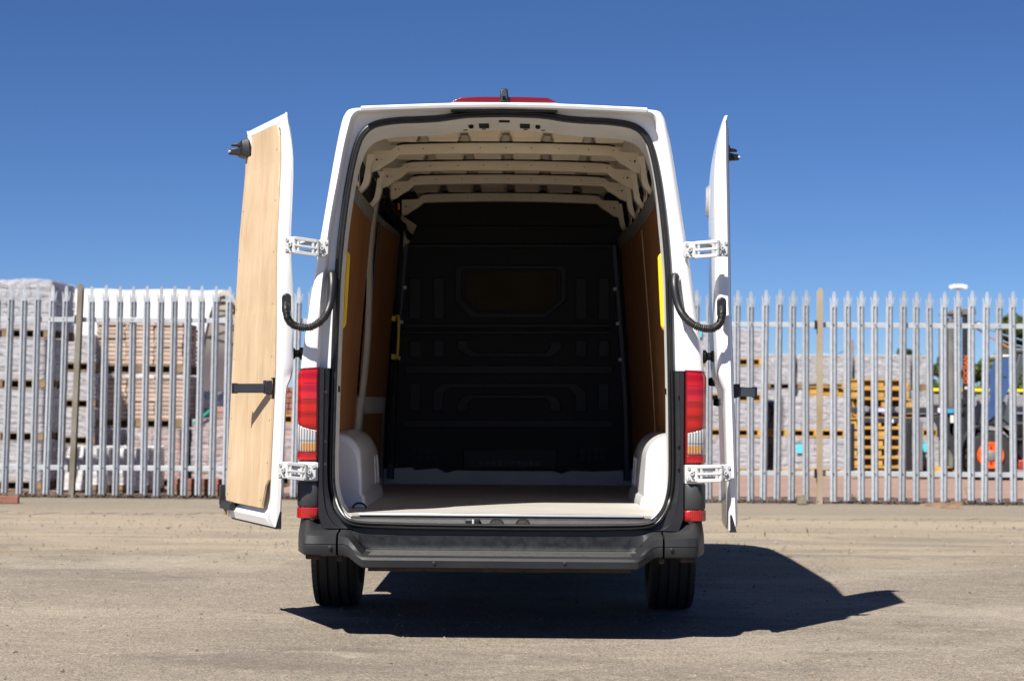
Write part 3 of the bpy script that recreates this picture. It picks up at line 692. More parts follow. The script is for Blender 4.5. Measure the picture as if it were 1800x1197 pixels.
# roof inside: skin, longitudinal swages, bows
rsk = []
for i in range(25):
    x = lerp(-.80, .80, i/24); z = 2.452 - .022*(abs(x)/.8)**2 - .09*max(0, (abs(x)-.64)/.16)**2
    rsk.append([(x, y, z + .012*sstep(.2, 1.2, y)) for y in (.31, .6, 1.0, 1.6, 2.2, 2.8, 3.44)])
rin = build('roof_lining', MB().grid(rsk), BEIGE, van)
BOWS = [.45, .74, 1.46, 2.10, 3.08, 3.44]
for y0, y1 in zip(BOWS, BOWS[1:]):
    for k in range(6):
        x = -.525 + .21*k
        a = [(x-.085, 2.446), (x-.070, 2.412), (x+.070, 2.412), (x+.085, 2.446)]
        ln = y1 - y0
        build('roof_swage', MB().prism([(u, y0+.10, z-.006*(abs(x)/.5)) for u, z in a], [(u, y1-.035, z-.006*(abs(x)/.5)) for u, z in a]), BEIGE, rin, smooth=False)
def bow(Y, hw, zb, h, big=True):
    pr = []
    N = 40
    def line(x):
        ax = abs(x)
        arch = -.014*(ax/.6)**2
        drop = -.030*sstep(.545, .585, ax)
        return arch + drop
    top = []; bot = []
    for i in range(N+1):
        x = lerp(-hw, hw, i/N); top.append((x, zb + h + line(x))); bot.append((x, zb + line(x) - (.050*sstep(.575, hw-.005, abs(x)) if big else .02*sstep(.55, .6, abs(x)))))
    out = top + bot[::-1]
    b = build('roof_bow', MB().prism([(x, Y, z) for x, z in out], [(x, Y+.012, z) for x, z in out]), BEIGE, rin, angle=25)
    fl = MB().grid([[(x, Y, z) for x, z in bot], [(x, Y+.06, z+.002) for x, z in bot]]).grid([[(x, Y+.06, z+.002) for x, z in bot], [(x, Y+.075, z+.045) for x, z in bot]])
    build('bow_flange', fl, BEIGE, b, angle=25)
    if big:
        hs = MB()
        for x in (-.655, -.632, -.545, -.42, -.27, -.13, 0, .13, .27, .42, .545, .632, .655):
            z = zb + line(x) + h*.5; r = .0055 if abs(x) > .65 else .003
            hs.disc((x, Y-.0015, z - (.018 if abs(x) > .6 else 0)), r, .002, 'y', 8)
        build('bow_holes', hs, HOLE, b)
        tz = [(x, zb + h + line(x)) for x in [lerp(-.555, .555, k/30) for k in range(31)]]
        build('bow_gap_shade', MB().prism([(x, Y-.003, z-.002) for x, z in tz] + [(x, Y-.003, z+.007+.003*(math.sin(x*45) > .55)) for x, z in tz[::-1]], [(x, Y+.014, z-.002) for x, z in tz] + [(x, Y+.014, z+.007) for x, z in tz[::-1]]), HOLE, b, smooth=False)  # black strip painting in the shade of the gap above the bow
    return b
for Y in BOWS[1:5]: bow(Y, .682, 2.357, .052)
bow(3.44, .68, 2.345, .030, False)
# curved side frames from each bow end down to the rail, with perforated plates between
for s in (-1, 1):
    par = sideL if s < 0 else sideR
    for Y in BOWS[1:5]:
        if s < 0 and Y > 1.5: continue
        pts = [(s*.672, Y+.02, 2.345), (s*.685, Y+.04, 2.26), (s*.70, Y+.06, 2.20), (s*.735, Y+.10, 2.165), (s*.765, Y+.12, 2.14)]
        c = crom(pts, 5)
        mb = MB().grid([[tuple(p + Vector((0, dy, 0)) + Vector((s*dx, 0, 0))) for p in c] for dy, dx in ((-.035, .03), (-.03, 0), (.03, 0), (.035, .03))])
        sf = build('side_frame', mb, BEIGE, par, angle=40)
        mb = MB().grid([[tuple(p + Vector((s*-.004, dy, 0))) for p in c] for dy in (-.012, .012)]); build('frame_groove', mb, mat('beige_groove', (.46, .42, .36), .6), sf)
    for Y in (.40, 1.10, 1.80, 2.62):
        if s < 0 and Y > 1.0: continue
        z0, z1 = 2.165, 2.27
        build('perforated_plate', MB().box(min(s*.735, s*.742), max(s*.735, s*.742), Y, Y+.26, z0, z1), BEIGE, par, bevel=.002)
        mb = MB()
        for yy in (Y+.07, Y+.19):
            mb.prism([(s*.7335, yy+.028*math.cos(t), (z0+z1)/2+.03*math.sin(t)) for t in [2*math.pi*k/14 for k in range(14)]], [(s*.7355, yy+.028*math.cos(t), (z0+z1)/2+.03*math.sin(t)) for t in [2*math.pi*k/14 for k in range(14)]])
        build('plate_holes', mb, HOLE, par)
build('corner_gusset', MB().prism([(-.66, 2.9, 2.24), (-.60, 3.30, 2.22), (-.69, 3.36, 2.02), (-.73, 3.1, 2.10)], [(-.70, 2.9, 2.25), (-.64, 3.32, 2.23), (-.72, 3.38, 2.02), (-.76, 3.1, 2.11)]), BEIGE, sideL)

# bulkhead
YB = 3.40
bk = build('bulkhead', MB().box(-.86, .86, YB, YB+.03, .60, 2.50), BULK, van)
def bpt(cx, cy): p = at(660 + cx/2.138, 340 + cy/2.138, YB); return p.x, p.z
def relief(name, pts, th=.014, m=BULKR, y=YB, bev=.005):
    q = [bpt(*p) for p in pts]
    return build(name, MB().prism([(x, y-th, z) for x, z in q], [(x, y+.004, z) for x, z in q]), m, bk, bevel=bev)
def rr(name, x0, y0, x1, y1, **k): return relief(name, [(x0, y1), (x1, y1), (x1, y0), (x0, y0)], **k)
fo = [(298, 285), (312, 270), (704, 270), (718, 285), (718, 400), (640, 470), (360, 470), (298, 400)]
relief('window_frame', fo, .010)
fi = [(322, 298), (336, 284), (684, 284), (698, 298), (698, 402), (636, 452), (376, 452), (322, 398)]
relief('window_recess', fi, .014, BULK)
relief('window_pane', [(338, 300), (350, 296), (674, 296), (684, 300), (684, 404), (640, 438), (386, 438), (338, 396)], .017, PANE)
for x0, x1 in ((128, 172), (218, 260), (752, 795), (838, 880)):
    rr('pressed_panel', x0, 318, x1, 474)
    rr('pressed_panel', x0, 552, x1, 616)
for x0, x1 in ((128, 170), (836, 878)): rr('pressed_panel', x0, 712, x1, 818)
rr('cross_rib', 100, 490, 893, 505, th=.02); rr('cross_rib', 100, 516, 893, 530, th=.02)
rr('cross_rib', 112, 646, 893, 678, th=.018); rr('cross_rib', 107, 850, 893, 880, th=.018)
rr('cross_rib', 60, 192, 940, 206, th=.03); rr('cross_rib', 110, 124, 890, 132, th=.02)
relief('pressed_channel', [(308, 552), (350, 552), (350, 577), (374, 599), (636, 599), (655, 580), (655, 555), (700, 555), (700, 586), (662, 615), (350, 615), (308, 586)])
relief('pressed_arch', [(214, 818), (214, 745), (250, 712), (755, 712), (793, 745), (793, 820), (750, 820), (750, 760), (725, 731), (282, 731), (256, 757), (256, 818)])
relief('pressed_arch', [(308, 818), (308, 782), (340, 755), (667, 755), (697, 782), (697, 820), (655, 820), (655, 790), (640, 772), (370, 772), (348, 790), (348, 818)])
VENT = mat('vent_grey', (.045, .045, .055), .6)
rr('vent_frame', 330, 960, 680, 1036, th=.020)
for k in range(10): rr('vent_slot', 388 + 23.4*k, 1004, 408 + 23.4*k, 1024, th=.026, m=VENT, bev=.002)
for x0 in (135, 768):
    for i in range(4):
        for j in range(2): rr('vent_slot', x0 + i*26, 955 + j*28, x0 + i*26 + 20, 977 + j*28, th=.012, m=BULKR, bev=.002)
fs = MB()
q = [(-.80, .664), (-.62, .672), (-.60, .655), (-.46, .668), (-.40, .64), (-.34, .655), (.28, .655), (.34, .64), (.40, .66), (.55, .655), (.80, .668), (.80, .566), (-.80, .566)]
build('front_floor_sill', MB().prism([(x, YB-.06, z) for x, z in q], [(x, YB-.01, z) for x, z in q]), mat('sill_white', (.42, .42, .44), .5, var=.06), bk, bevel=.004)
for s in (-1, 1):
    pp = build('bulkhead_post', MB().tube([(s*(wall_x(3.30, z)-.035), 3.30, z) for z in [lerp(.60, 2.10, k/10) for k in range(11)]], .022, 6), POSTB, bk)
    for z in (1.82, 1.60, 1.37):
        xw = s*(wall_x(3.30, z)-.052)
        build('fixing_clip', MB().box(xw-.010, xw+.010, 3.268, 3.278, z-.010, z+.010), mat('clip_white', (.55, .55, .55), .5), pp)

# ------------------------------------------------------------------ rear doors
UW = .92; ZB, ZT = .505, 2.468
def hinge_u(z): return interp([(.50, .0), (1.244, 0.0), (1.5, .035), (1.71, .065), (1.936, .101), (2.15, .135), (2.28, .158), (2.39, .178), (2.47, .195)], z)
def free_u(z): return UW + .004 - .02*sstep(.62, .50, z) - .012*sstep(2.36, 2.47, z)
LEAN_TOP = 0.0
def lean(z): return .036*min(1, max(0, (1.55-z)/1.0)) - LEAN_TOP*interp([(1.5, 0), (1.9, .36), (2.25, .9), (2.47, 1.0)], z)
def n_in(z): return .062 + lean(z)
def n_out(z): return lean(z) + .022*sstep(1.22, 1.14, z) + .050*max(0, (z-2.15)/.32)**2.2 + LEAN_TOP*.40*sstep(1.5, 1.85, z)*sstep(2.5, 2.2, z)
def rear_door(side, pos, alpha):
    global LEAN_TOP
    s = 1 if side < 0 else -1; LEAN_TOP = .050 if side < 0 else .010
    root = empty('rear_door', pos, R(90 + alpha) if side < 0 else R(90 - alpha)); root.parent = van
    root['label'] = 'left rear door folded back, pale plywood lining facing the camera' if side < 0 else 'right rear door folded back, seen edge-on'
    def P(u, n, z): return (u, s*n, z)
    nz = 54; fu = [0, .010, .03, .06, .085, .10, .12, .2, .35, .5, .65, .78, .84, .88, .93, .965, .99, 1]
    zs = [lerp(ZB, ZT, i/nz) for i in range(nz+1)]
    def inner_n(f, z, u, u0, u1):
        n = n_in(z)
        e = min(u-u0, u1-u, (z-ZB)*1.0, (ZT-z)*1.0)
        n -= .012*(1-sstep(0, .018, e))            # rolled edge
        n -= .026*sstep(.085, .105, u-u0)*sstep(.055, .080, u1-u)*sstep(.04, .06, z-ZB)*sstep(.05, .075, ZT-z)   # pressed-in field behind the lining
        return n
    IN, OUT = [], []
    for z in zs:
        u0, u1 = hinge_u(z), free_u(z)
        IN.append([P(lerp(u0, u1, f), inner_n(f, z, lerp(u0, u1, f), u0, u1), z) for f in fu])
        row = []
        for f in fu:
            u = lerp(u0, u1, f); b = .016*sstep(1.16, 1.26, z)*math.sin(math.pi*min(1, f/1.0))**.6*sstep(2.47, 2.0, z) + .010*math.sin(math.pi*f)**.5
            row.append(P(u, n_out(z) - b + .010*(1-sstep(0, .02, min(u-u0, u1-u))), z))
        OUT.append(row)
    mb = MB().grid(IN).grid(OUT)
    mb.grid([[r[0] for r in IN], [r[0] for r in OUT]]).grid([[r[-1] for r in IN], [r[-1] for r in OUT]]).grid([IN[0], OUT[0]]).grid([IN[-1], OUT[-1]])
    build('door_shell', mb, WHITE, root, angle=50, weld=True)
    # plywood
    def ulo(z):
        u = hinge_u(z) + .100
        u += .05*sstep(.70, .69, z) + .05*sstep(.70, .58, z)
        if 1.165 < z < 1.195: u += .0
        if 1.10 < z < 1.20: u += .04
        if z > 2.36: u += .03*sstep(2.36, 2.425, z)
        return u
    def uhi(z): return free_u(z) - (.040 if z < 2.325 else .150)
    zz = sorted(set([.585, .59, .60] + [lerp(.60, 2.425, i/60) for i in range(61)] + [1.0995, 1.1005, 1.1995, 1.2005, 2.3245, 2.3255, .6895, .6905]))
    A = [[P(ulo(z), n_in(z)+.006, z), P(uhi(z), n_in(z)+.006, z)] for z in zz]
    B = [[P(ulo(z), n_in(z)-.004, z), P(uhi(z), n_in(z)-.004, z)] for z in zz]
    mb = MB().grid(A).grid(B).grid([[r[0] for r in A], [r[0] for r in B]]).grid([[r[1] for r in A], [r[1] for r in B]]).grid([A[0], B[0]]).grid([A[-1], B[-1]])
    pl = build('plywood_lining', mb, PLYDOOR, root, smooth=False)
    sc = MB()
    for z in (.62, .80, 1.0, 1.3, 1.55, 1.8, 2.05, 2.3):
        for u in (ulo(z)+.03, uhi(z)-.03): sc.add([P(u + .0045*math.cos(t), n_in(z)+.0068, z + .0045*math.sin(t)) for t in [2*math.pi*k/8 for k in range(8)]], [tuple(range(8))])
    build('screw_heads', sc, DARKMET, pl, smooth=False)
    # bottom edge seal, rubber corner
    cq = lambda z, k: [P(-.004, n_out(z)+.004, z), P(.016*k, n_out(z)+.004, z), P(.016*k, n_out(z)+.030*k, z), P(-.004, n_out(z)+.034*k, z)]
    build('corner_cap', MB().prism(cq(.498, 1), cq(.578, .35)), RUBBER, root)
    build('bottom_seal', MB().tube([P(.05, n_in(.51)-.03, .501), P(UW-.05, n_in(.51)-.03, .501)], .008, 8), mat('dirty_rubber', (.06, .055, .05), .8, var=.4, vscale=30), root)
    # latches at the free edge
    zl, ul = 2.385, UW - .045
    n0 = n_in(zl) + .002
    lt = MB().prism([P(ul-.045, n0, zl-.060), P(ul+.050, n0, zl-.060), P(ul+.050, n0, zl+.030), P(ul-.02, n0, zl+.045), P(ul-.045, n0, zl+.01)], [P(ul-.035, n0+.035, zl-.050), P(ul+.055, n0+.035, zl-.050), P(ul+.055, n0+.035, zl+.02), P(ul-.02, n0+.035, zl+.03), P(ul-.035, n0+.035, zl)])
    la = build('top_latch', lt, BLACKP, root, bevel=.004)
    jw = MB().prism([P(ul+.01, n0+.03, zl-.045), P(ul+.05, n0+.03, zl-.045), P(ul+.05, n0+.03, zl-.005), P(ul+.01, n0+.03, zl-.005)], [P(ul+.03, n0+.085, zl-.040), P(ul+.06, n0+.085, zl-.040), P(ul+.06, n0+.08, zl-.012), P(ul+.03, n0+.08, zl-.012)])
    jw.prism([P(ul+.01, n0+.03, zl+.0), P(ul+.045, n0+.03, zl+.0), P(ul+.045, n0+.03, zl+.022), P(ul+.01, n0+.03, zl+.022)], [P(ul+.03, n0+.075, zl+.002), P(ul+.05, n0+.075, zl+.002), P(ul+.05, n0+.07, zl+.015), P(ul+.03, n0+.07, zl+.015)])
    build('latch_jaw', jw, BLACKP, la, bevel=.004)
    build('latch_rivet', MB().prism([P(ul+.035+.007*math.cos(t), n0+.06, zl-.026+.007*math.sin(t)) for t in [2*math.pi*k/10 for k in range(10)]], [P(ul+.035+.007*math.cos(t), n0+.088, zl-.026+.007*math.sin(t)) for t in [2*math.pi*k/10 for k in range(10)]]), STEEL, la)
    zl = .565; n0 = n_in(zl)
    lt = MB().prism([P(ul-.14, n0-.01, zl-.02), P(ul+.05, n0-.01, zl-.02), P(ul+.05, n0-.01, zl+.025), P(ul-.14, n0-.01, zl+.025)], [P(ul-.14, n0+.022, zl-.02), P(ul+.06, n0+.026, zl-.02), P(ul+.06, n0+.026, zl+.025), P(ul-.14, n0+.022, zl+.02)])
    lt.prism([P(ul+.035, n0, zl), P(ul+.062, n0, zl), P(ul+.062, n0, zl+.10), P(ul+.035, n0, zl+.10)], [P(ul+.035, n0+.028, zl), P(ul+.062, n0+.028, zl), P(ul+.062, n0+.028, zl+.10), P(ul+.035, n0+.028, zl+.10)])
    bl_ = build('bottom_latch', lt, BLACKP, root, bevel=.004)
    build('latch_bolt', MB().tube([P(ul+.0, n0+.01, zl-.05), P(ul+.0, n0+.01, zl-.015)], .009, 8), mat('brass_bolt', (.35, .27, .15), .5, metal=.5), bl_)
    # check arm across the lining
    zc = 1.152; ua = .14; n0 = n_in(zc) + .004
    br = MB().prism([P(ua-.03, n0, zc-.034), P(ua+.03, n0, zc-.034), P(ua+.03, n0, zc+.034), P(ua-.03, n0, zc+.034)], [P(ua-.02, n0+.030, zc-.026), P(ua+.03, n0+.030, zc-.026), P(ua+.03, n0+.030, zc+.036), P(ua-.02, n0+.030, zc+.036)])
    bra = build('check_arm_bracket', br, BLACKP, root, bevel=.004)
    pts = [(ua, n0+.022), (ua+.10, n0+.055), (ua+.20, n0+.092), (ua+.245, n0+.108)]
    a = []; 
    for zq in (zc-.024, zc+.020): a.append([P(u, n, zq) for u, n in pts] + [P(u-.004, n+.012, zq) for u, n in pts[::-1]])
    build('check_arm', MB().prism(*a), mat('arm_plastic', (.020, .021, .024), .35, var=.2), bra, bevel=.003)
    e = pts[-1]
    build('arm_tip', MB().prism([P(e[0]-.006, e[1]-.012, zc-.027), P(e[0]+.008, e[1]-.008, zc-.027), P(e[0]+.004, e[1]+.018, zc-.027), P(e[0]-.010, e[1]+.014, zc-.027)], [P(e[0]-.006, e[1]-.012, zc+.023), P(e[0]+.008, e[1]-.008, zc+.023), P(e[0]+.004, e[1]+.018, zc+.023), P(e[0]-.010, e[1]+.014, zc+.023)]), BLACKP, bra, bevel=.002)
    # outside: badge, handle, plate lamp
    if side > 0:
        zc, uc = 2.10, .62
        build('badge', MB().prism([P(uc+.085*math.cos(t), n_out(zc)-.022, zc+.085*math.sin(t)) for t in [2*math.pi*k/24 for k in range(24)]], [P(uc+.070*math.cos(t), n_out(zc)-.038, zc+.070*math.sin(t)) for t in [2*math.pi*k/24 for k in range(24)]]), mat('badge_chrome', (.62, .63, .64), .25, metal=.7), root)
        build('door_handle', MB().prism([P(.80, n_out(1.1)-.005, 1.18), P(.90, n_out(1.1)-.005, 1.18), P(.90, n_out(1.1)-.005, 1.23), P(.80, n_out(1.1)-.005, 1.23)], [P(.80, n_out(1.1)-.055, 1.185), P(.89, n_out(1.1)-.055, 1.185), P(.89, n_out(1.1)-.055, 1.225), P(.80, n_out(1.1)-.055, 1.225)]), BLACKP, root, bevel=.008)
        build('lock_barrel', MB().prism([P(.82+.02*math.cos(t), n_out(1.1)-.004, 1.10+.02*math.sin(t)) for t in [2*math.pi*k/12 for k in range(12)]], [P(.82+.016*math.cos(t), n_out(1.1)-.03, 1.10+.016*math.sin(t)) for t in [2*math.pi*k/12 for k in range(12)]]), BLACKP, root)
    return root
PL = Vector((-.9625, -.030, 0)); PR = Vector((1.003, -.030, 0)); AL, AR = 23.0, 3.6
doorL = rear_door(-1, PL, AL); doorR = rear_door(1, PR, AR)

# hinges: body plate, link, door plate
def plate(c, wx, wz, nrm, name, par, th=.012):
    """a small hinge plate facing the camera with four bolts and a boss"""
    mb = MB(); ux, uz = wx/2, wz/2
    o = [(-ux, -uz*.7), (-ux*.7, -uz), (ux, -uz), (ux, uz), (-ux*.7, uz), (-ux, uz*.7)]
    a = [(c.x+x, c.y, c.z+z) for x, z in o]; b = [(c.x+x*.95, c.y-th, c.z+z*.95) for x, z in o]
    mb.prism(a, b)
    h = build(name, mb, STEEL, par, bevel=.003)
    bo = MB()
    for x, z in ((-.45, .55), (-.45, -.55), (.5, .55), (.5, -.55)):
        bo.lathe([(0, .0065), (-.006, .0065), (-.006, .0040), (-.003, .0035), (-.003, 0)], (c.x+x*ux*1.1, c.y-th, c.z+z*uz*1.1), 'y', 12)
    bo.lathe([(0, .0100), (-.016, .0090), (-.016, .0050), (-.010, .0045), (-.010, 0)], (c.x, c.y-th, c.z), 'y', 14)
    build('hinge_bolt', bo, STEEL, h)
    return h
for s in (-1, 1):
    for which in ('upper', 'lower'):
        if s < 0: (bx, by), (dx, dy) = ((567, 437), (510, 431)) if which == 'upper' else ((545, 829), (498, 826))
        else: (bx, by), (dx, dy) = ((1212, 440), (1269, 437)) if which == 'upper' else ((1213, 832), (1275, 831))
        if s > 0 and which == 'lower': bx = 1216
        cb = at(bx, by, -.040 if which == 'upper' else -.052); cd = at(dx, dy, -.075)
        hg = plate(cb, .060, .080, None, 'hinge', van)
        dp = plate(cd, .056, .080, None, 'hinge_plate', hg)
        mid0 = cb + Vector((s*.022, -.022, 0)); mid1 = cd + Vector((-s*.022, -.018, 0))
        mb = MB()
        for zo, hz in ((.031, .008), (-.033, .008), (-.002, .0055)):
            a = mid0 + Vector((0, 0, zo)); b = mid1 + Vector((0, 0, zo))
            mb.prism([(a.x, a.y-.012, a.z-hz), (a.x, a.y+.012, a.z-hz), (a.x, a.y+.012, a.z+hz), (a.x, a.y-.012, a.z+hz)], [(b.x, b.y-.012, b.z-hz), (b.x, b.y+.012, b.z-hz), (b.x, b.y+.012, b.z+hz), (b.x, b.y-.012, b.z+hz)])
        for q in (mid0, mid1): mb.tube([(q.x, q.y, q.z-.037), (q.x, q.y, q.z+.037)], .010, 10)
        m2 = mid0.lerp(mid1, .18); m3 = mid0.lerp(mid1, .82)
        for q in (m2, m3): mb.box(q.x-.006, q.x+.006, q.y-.010, q.y+.012, q.z-.032, q.z+.030)
        mb.box(min(m2.x, m3.x), max(m2.x, m3.x), m2.y+.008, m2.y+.012, m2.z+.012, m2.z+.030).box(min(m2.x, m3.x), max(m2.x, m3.x), m2.y+.008, m2.y+.012, m2.z-.032, m2.z-.014)
        build('hinge_link', mb, STEEL, hg, bevel=.002)
        for base, q in ((cb, mid0), (cd, mid1)):
            sgn = 1 if q.x > base.x else -1
            mb = MB()
            for zo in (.016, -.018):
                mb.prism([(base.x-sgn*.004, base.y-.010, base.z+zo-.007), (base.x-sgn*.004, base.y+.004, base.z+zo-.007), (base.x-sgn*.004, base.y+.004, base.z+zo+.007), (base.x-sgn*.004, base.y-.010, base.z+zo+.007)],
                         [(q.x, q.y-.010, q.z+zo-.008), (q.x, q.y+.010, q.z+zo-.008), (q.x, q.y+.010, q.z+zo+.008), (q.x, q.y-.010, q.z+zo+.008)])
            build('hinge_knuckle', mb, STEEL, hg, bevel=.002)
    # wiring hose from pillar to door edge
    if s < 0: pp = [(583, 478, .0), (584, 500, -.035), (580, 535, -.06), (568, 560, -.09), (545, 575, -.11), (520, 573, -.11), (507, 562, -.105), (503, 545, -.09), (503, 534, -.065)]
    else: pp = [(1187, 482, .0), (1186, 503, -.035), (1193, 538, -.06), (1206, 560, -.09), (1226, 574, -.11), (1250, 578, -.11), (1265, 569, -.105), (1269, 552, -.09), (1269, 541, -.065)]
    path = crom([at(*p) for p in pp], 24); n = len(path)
    hose = build('wiring_hose', MB().tube(path[int(n*.30):int(n*.93)], lambda t: .0172 + .0020*(1 if math.sin(t*235) > 0 else -1), 12), mat('hose_plastic', (.02, .02, .02), .45), van, angle=60)
    hose.modifiers.clear()
    build('hose_grommet', MB().tube(path[:int(n*.33)], lambda t: .0225 - .005*t if t > .12 else .013 + .07*t, 12), BLACKP, hose)
    q = at(*pp[-1]); mb = MB()
    o = [(.023*math.cos(t), .023*math.sin(t) + (.028 if math.sin(t) > 0 else -.028)) for t in [2*math.pi*k/24 for k in range(24)]]
    mb.prism([(q.x+x, -.048, q.z+z) for x, z in o], [(q.x+x*.9, -.066, q.z+z*.93) for x, z in o])
    build('hose_grommet', mb, BLACKP, hose, bevel=.004)
    build('hose_grommet', MB().tube(path[int(n*.88):], .0175, 12), BLACKP, hose)
    # rubber buffer on the side of the body that holds the door
    p = at(525 if s < 0 else 1241, 622 if s < 0 else 627, .25)
    mb = MB().lathe([(0, .030), (s*.012, .030), (s*.02, .018), (s*.035, .018), (s*.04, .027), (s*.070, .030), (s*.078, .022)], (s*.957, .20, p.z), 'x', 20)
    build('door_buffer', mb, BLACKP, van)

# ------------------------------------------------------------------ palisade fence
YFENCE = 12.5
fence = tag(empty('palisade_fence', (0, YFENCE, 0)), 'galvanised steel palisade fence with splayed points running behind the van', 'fence')
def pale_mesh():
    mb = MB()
    prof = [(-.040, .020), (-.034, .002), (-.015, -.004), (-.006, .024), (.001, .010), (.012, -.010), (.022, -.008), (.034, .008), (.040, .020)]
    zs = [0.03, .9, 1.8, 2.19]
    rows = [[(x, y, z) for x, y in prof] for z in zs]
    back = [[(x, y+.004, z) for x, y in prof] for z in zs]
    mb.grid(rows).grid(back)
    mb.grid([[r[0] for r in rows], [r[0] for r in back]]).grid([[r[-1] for r in rows], [r[-1] for r in back]])
    def prong(xa, xb, bend, tip, shape, y):
        g = []
        n = len(shape)-1
        for k in range(n+1):
            t = k/n; z = lerp(2.19, tip, t); off = bend*t**1.8
            xm = (xa+xb)/2; hw = (xb-xa)/2*shape[k]
            g.append([(xm-hw+off, y - abs(off)*.3, z), (xm+hw+off, y - abs(off)*.3, z)])
        mb.grid(g); mb.grid([[(x, y_+.006, z) for x, y_, z in r] for r in g])
        mb.grid([[r[0] for r in g], [(r[0][0], r[0][1]+.006, r[0][2]) for r in g]]).grid([[r[1] for r in g], [(r[1][0], r[1][1]+.006, r[1][2]) for r in g]])
    prong(-.015, .027, 0.0, 2.365, [1, 1, 1, 1, .97, .82, .50], -.004)
    prong(-.040, -.015, -.012, 2.300, [1, .85, .7, .5, .3], .002); prong(.027, .040, .018, 2.300, [1, .95, .85, .7, .45], .004)
    return mb
PITCH = 24.55 / (FPX/(9+YFENCE)); X0 = at(1466, 700, YFENCE).x
posts = {}
pl_ = at(134, 690, YFENCE).x; pr_ = at(1441, 700, YFENCE).x
bay = (pr_ - pl_)/3
post_xs = [pl_ - 2*bay, pl_ - bay, pl_, pl_+bay, pl_+2*bay, pr_, pr_+bay, pr_+2*bay]
k = 0
for bi in range(len(post_xs)-1):
    a, b = post_xs[bi], post_xs[bi+1]; n = 17
    for j in range(1, n+1):
        x = a + (b-a)*j/(n+1)
        rx = random.gauss(0, .006); ry = random.gauss(0, .005)
        if a == post_xs[1] or a == post_xs[0]: ry += .016
        if bi == 2: ry += .012
        if bi >= 5: ry -= .002
        o = piece('pale', 'pale', pale_mesh, GALV, fence, (x - ry*1.2, random.uniform(-.004, .004), random.gauss(0, .008)), random.gauss(0, .03), smooth=True)
        o.rotation_euler = (rx, ry, o.rotation_euler.z)
    for z in (.33, 1.985):
        rl_ = MB().box(a+.03, b-.03, .018, .024, z-.028, z+.028).box(a+.03, b-.03, .024, .066, z+.022, z+.028)
        build('rail', rl_, GALVR, fence, bevel=.003)
        for j in range(1, n+1):
            x = a + (b-a)*j/(n+1)
            piece('bolt', 'bolt', lambda: MB().lathe([(0, .009), (-.006, .008), (-.009, .003)], (0, 0, 0), 'y', 8), DARKMET, fence, (x, -.006, z))
for i, x in enumerate(post_xs):
    mb = MB().box(-.030, .030, -.03, -.022, -.05, 2.37).box(-.004, .004, -.022, .05, -.05, 2.36).box(-.030, .030, .05, .058, -.05, 2.36)
    mb.prism([(-.030, -.03, 2.37), (.030, -.03, 2.37), (.018, -.03, 2.39), (-.018, -.03, 2.39)], [(-.030, -.022, 2.37), (.030, -.022, 2.37), (.018, -.022, 2.39), (-.018, -.022, 2.39)])
    o = build('post', mb, POSTM if i <= 3 else POSTM2, fence, bevel=.002); o.location = (x, -.01, 0)
    if i <= 2: o.rotation_euler = (0, .030, 0); o.location.x -= .036
    for z in (.33, 1.985):
        b = build('post_bracket', MB().box(-.058, -.029, -.004, .012, z-.05, z+.05), DARKMET, o); b.location = (0, .02, 0)

# ------------------------------------------------------------------ pallets and packs
FILM  = film_mat('clear_film', (.66, .66, .71), .30)
FILMG = film_mat('milky_film', (.66, .665, .70), .36)
FILMW = film_mat('white_film', (.80, .80, .82), .62)
FILMD = film_mat('dark_film', (.06, .05, .07), .85)
BLK = {
 'lilac': mat('block_lilac', (.31, .295, .31), .85, var=.1, vscale=8, rnd=.15, bump=.3, bscale=60),
 'grey':  mat('block_grey', (.25, .25, .26), .85, var=.1, vscale=8, rnd=.12, bump=.3, bscale=60),
 'pink':  mat('block_pink', (.33, .205, .17), .85, var=.12, vscale=8, rnd=.18, bump=.3, bscale=60),
 'buff':  mat('slab_buff', (.43, .325, .26), .85, var=.12, vscale=8, rnd=.20, bump=.3, bscale=60),
 'white': mat('slab_white', (.52, .52, .53), .8, var=.06, vscale=8, rnd=.10),
 'red':   mat('brick_red', (.27, .115, .08), .85, var=.15, vscale=10, rnd=.2, bump=.3, bscale=60),
 'dark':  mat('block_dark', (.09, .08, .09), .85, var=.1, vscale=8, rnd=.2),
}
def film_shell(w, d, h, seed, ragged=.012):
    mb = MB(); nx, nz = 14, 10; loop = []
    pts = []
    for i in range(nx): pts.append((-w/2 + w*i/nx, -d/2))
    for i in range(nx): pts.append((w/2, -d/2 + d*i/nx))
    for i in range(nx): pts.append((w/2 - w*i/nx, d/2))
    for i in range(nx): pts.append((-w/2, d/2 - d*i/nx))
    rows = []
    for j in range(nz+1):
        z = h*j/nz; row = []
        for x, y in pts:
            nn = noise.noise(Vector((x*3+seed, y*3, z*5)))*ragged + noise.noise(Vector((x*9+seed, y*9, z*3)))*ragged*.5
            k = 1 + nn/ (w*.5) ; row.append((x*k, y*k, z + (noise.noise(Vector((x*2, y*2, seed)))*.03 if j == nz else 0)))
        rows.append(row)
    mb.grid(rows, close_u=True)
    top = [[(x*f, y*f, rows[-1][i][2] + .012*(1-f)) for i, (x, y) in enumerate([(p[0], p[1]) for p in rows[-1]])] for f in (1.0, .7, .35, .02)]
    mb.grid(top, close_u=True)
    return mb
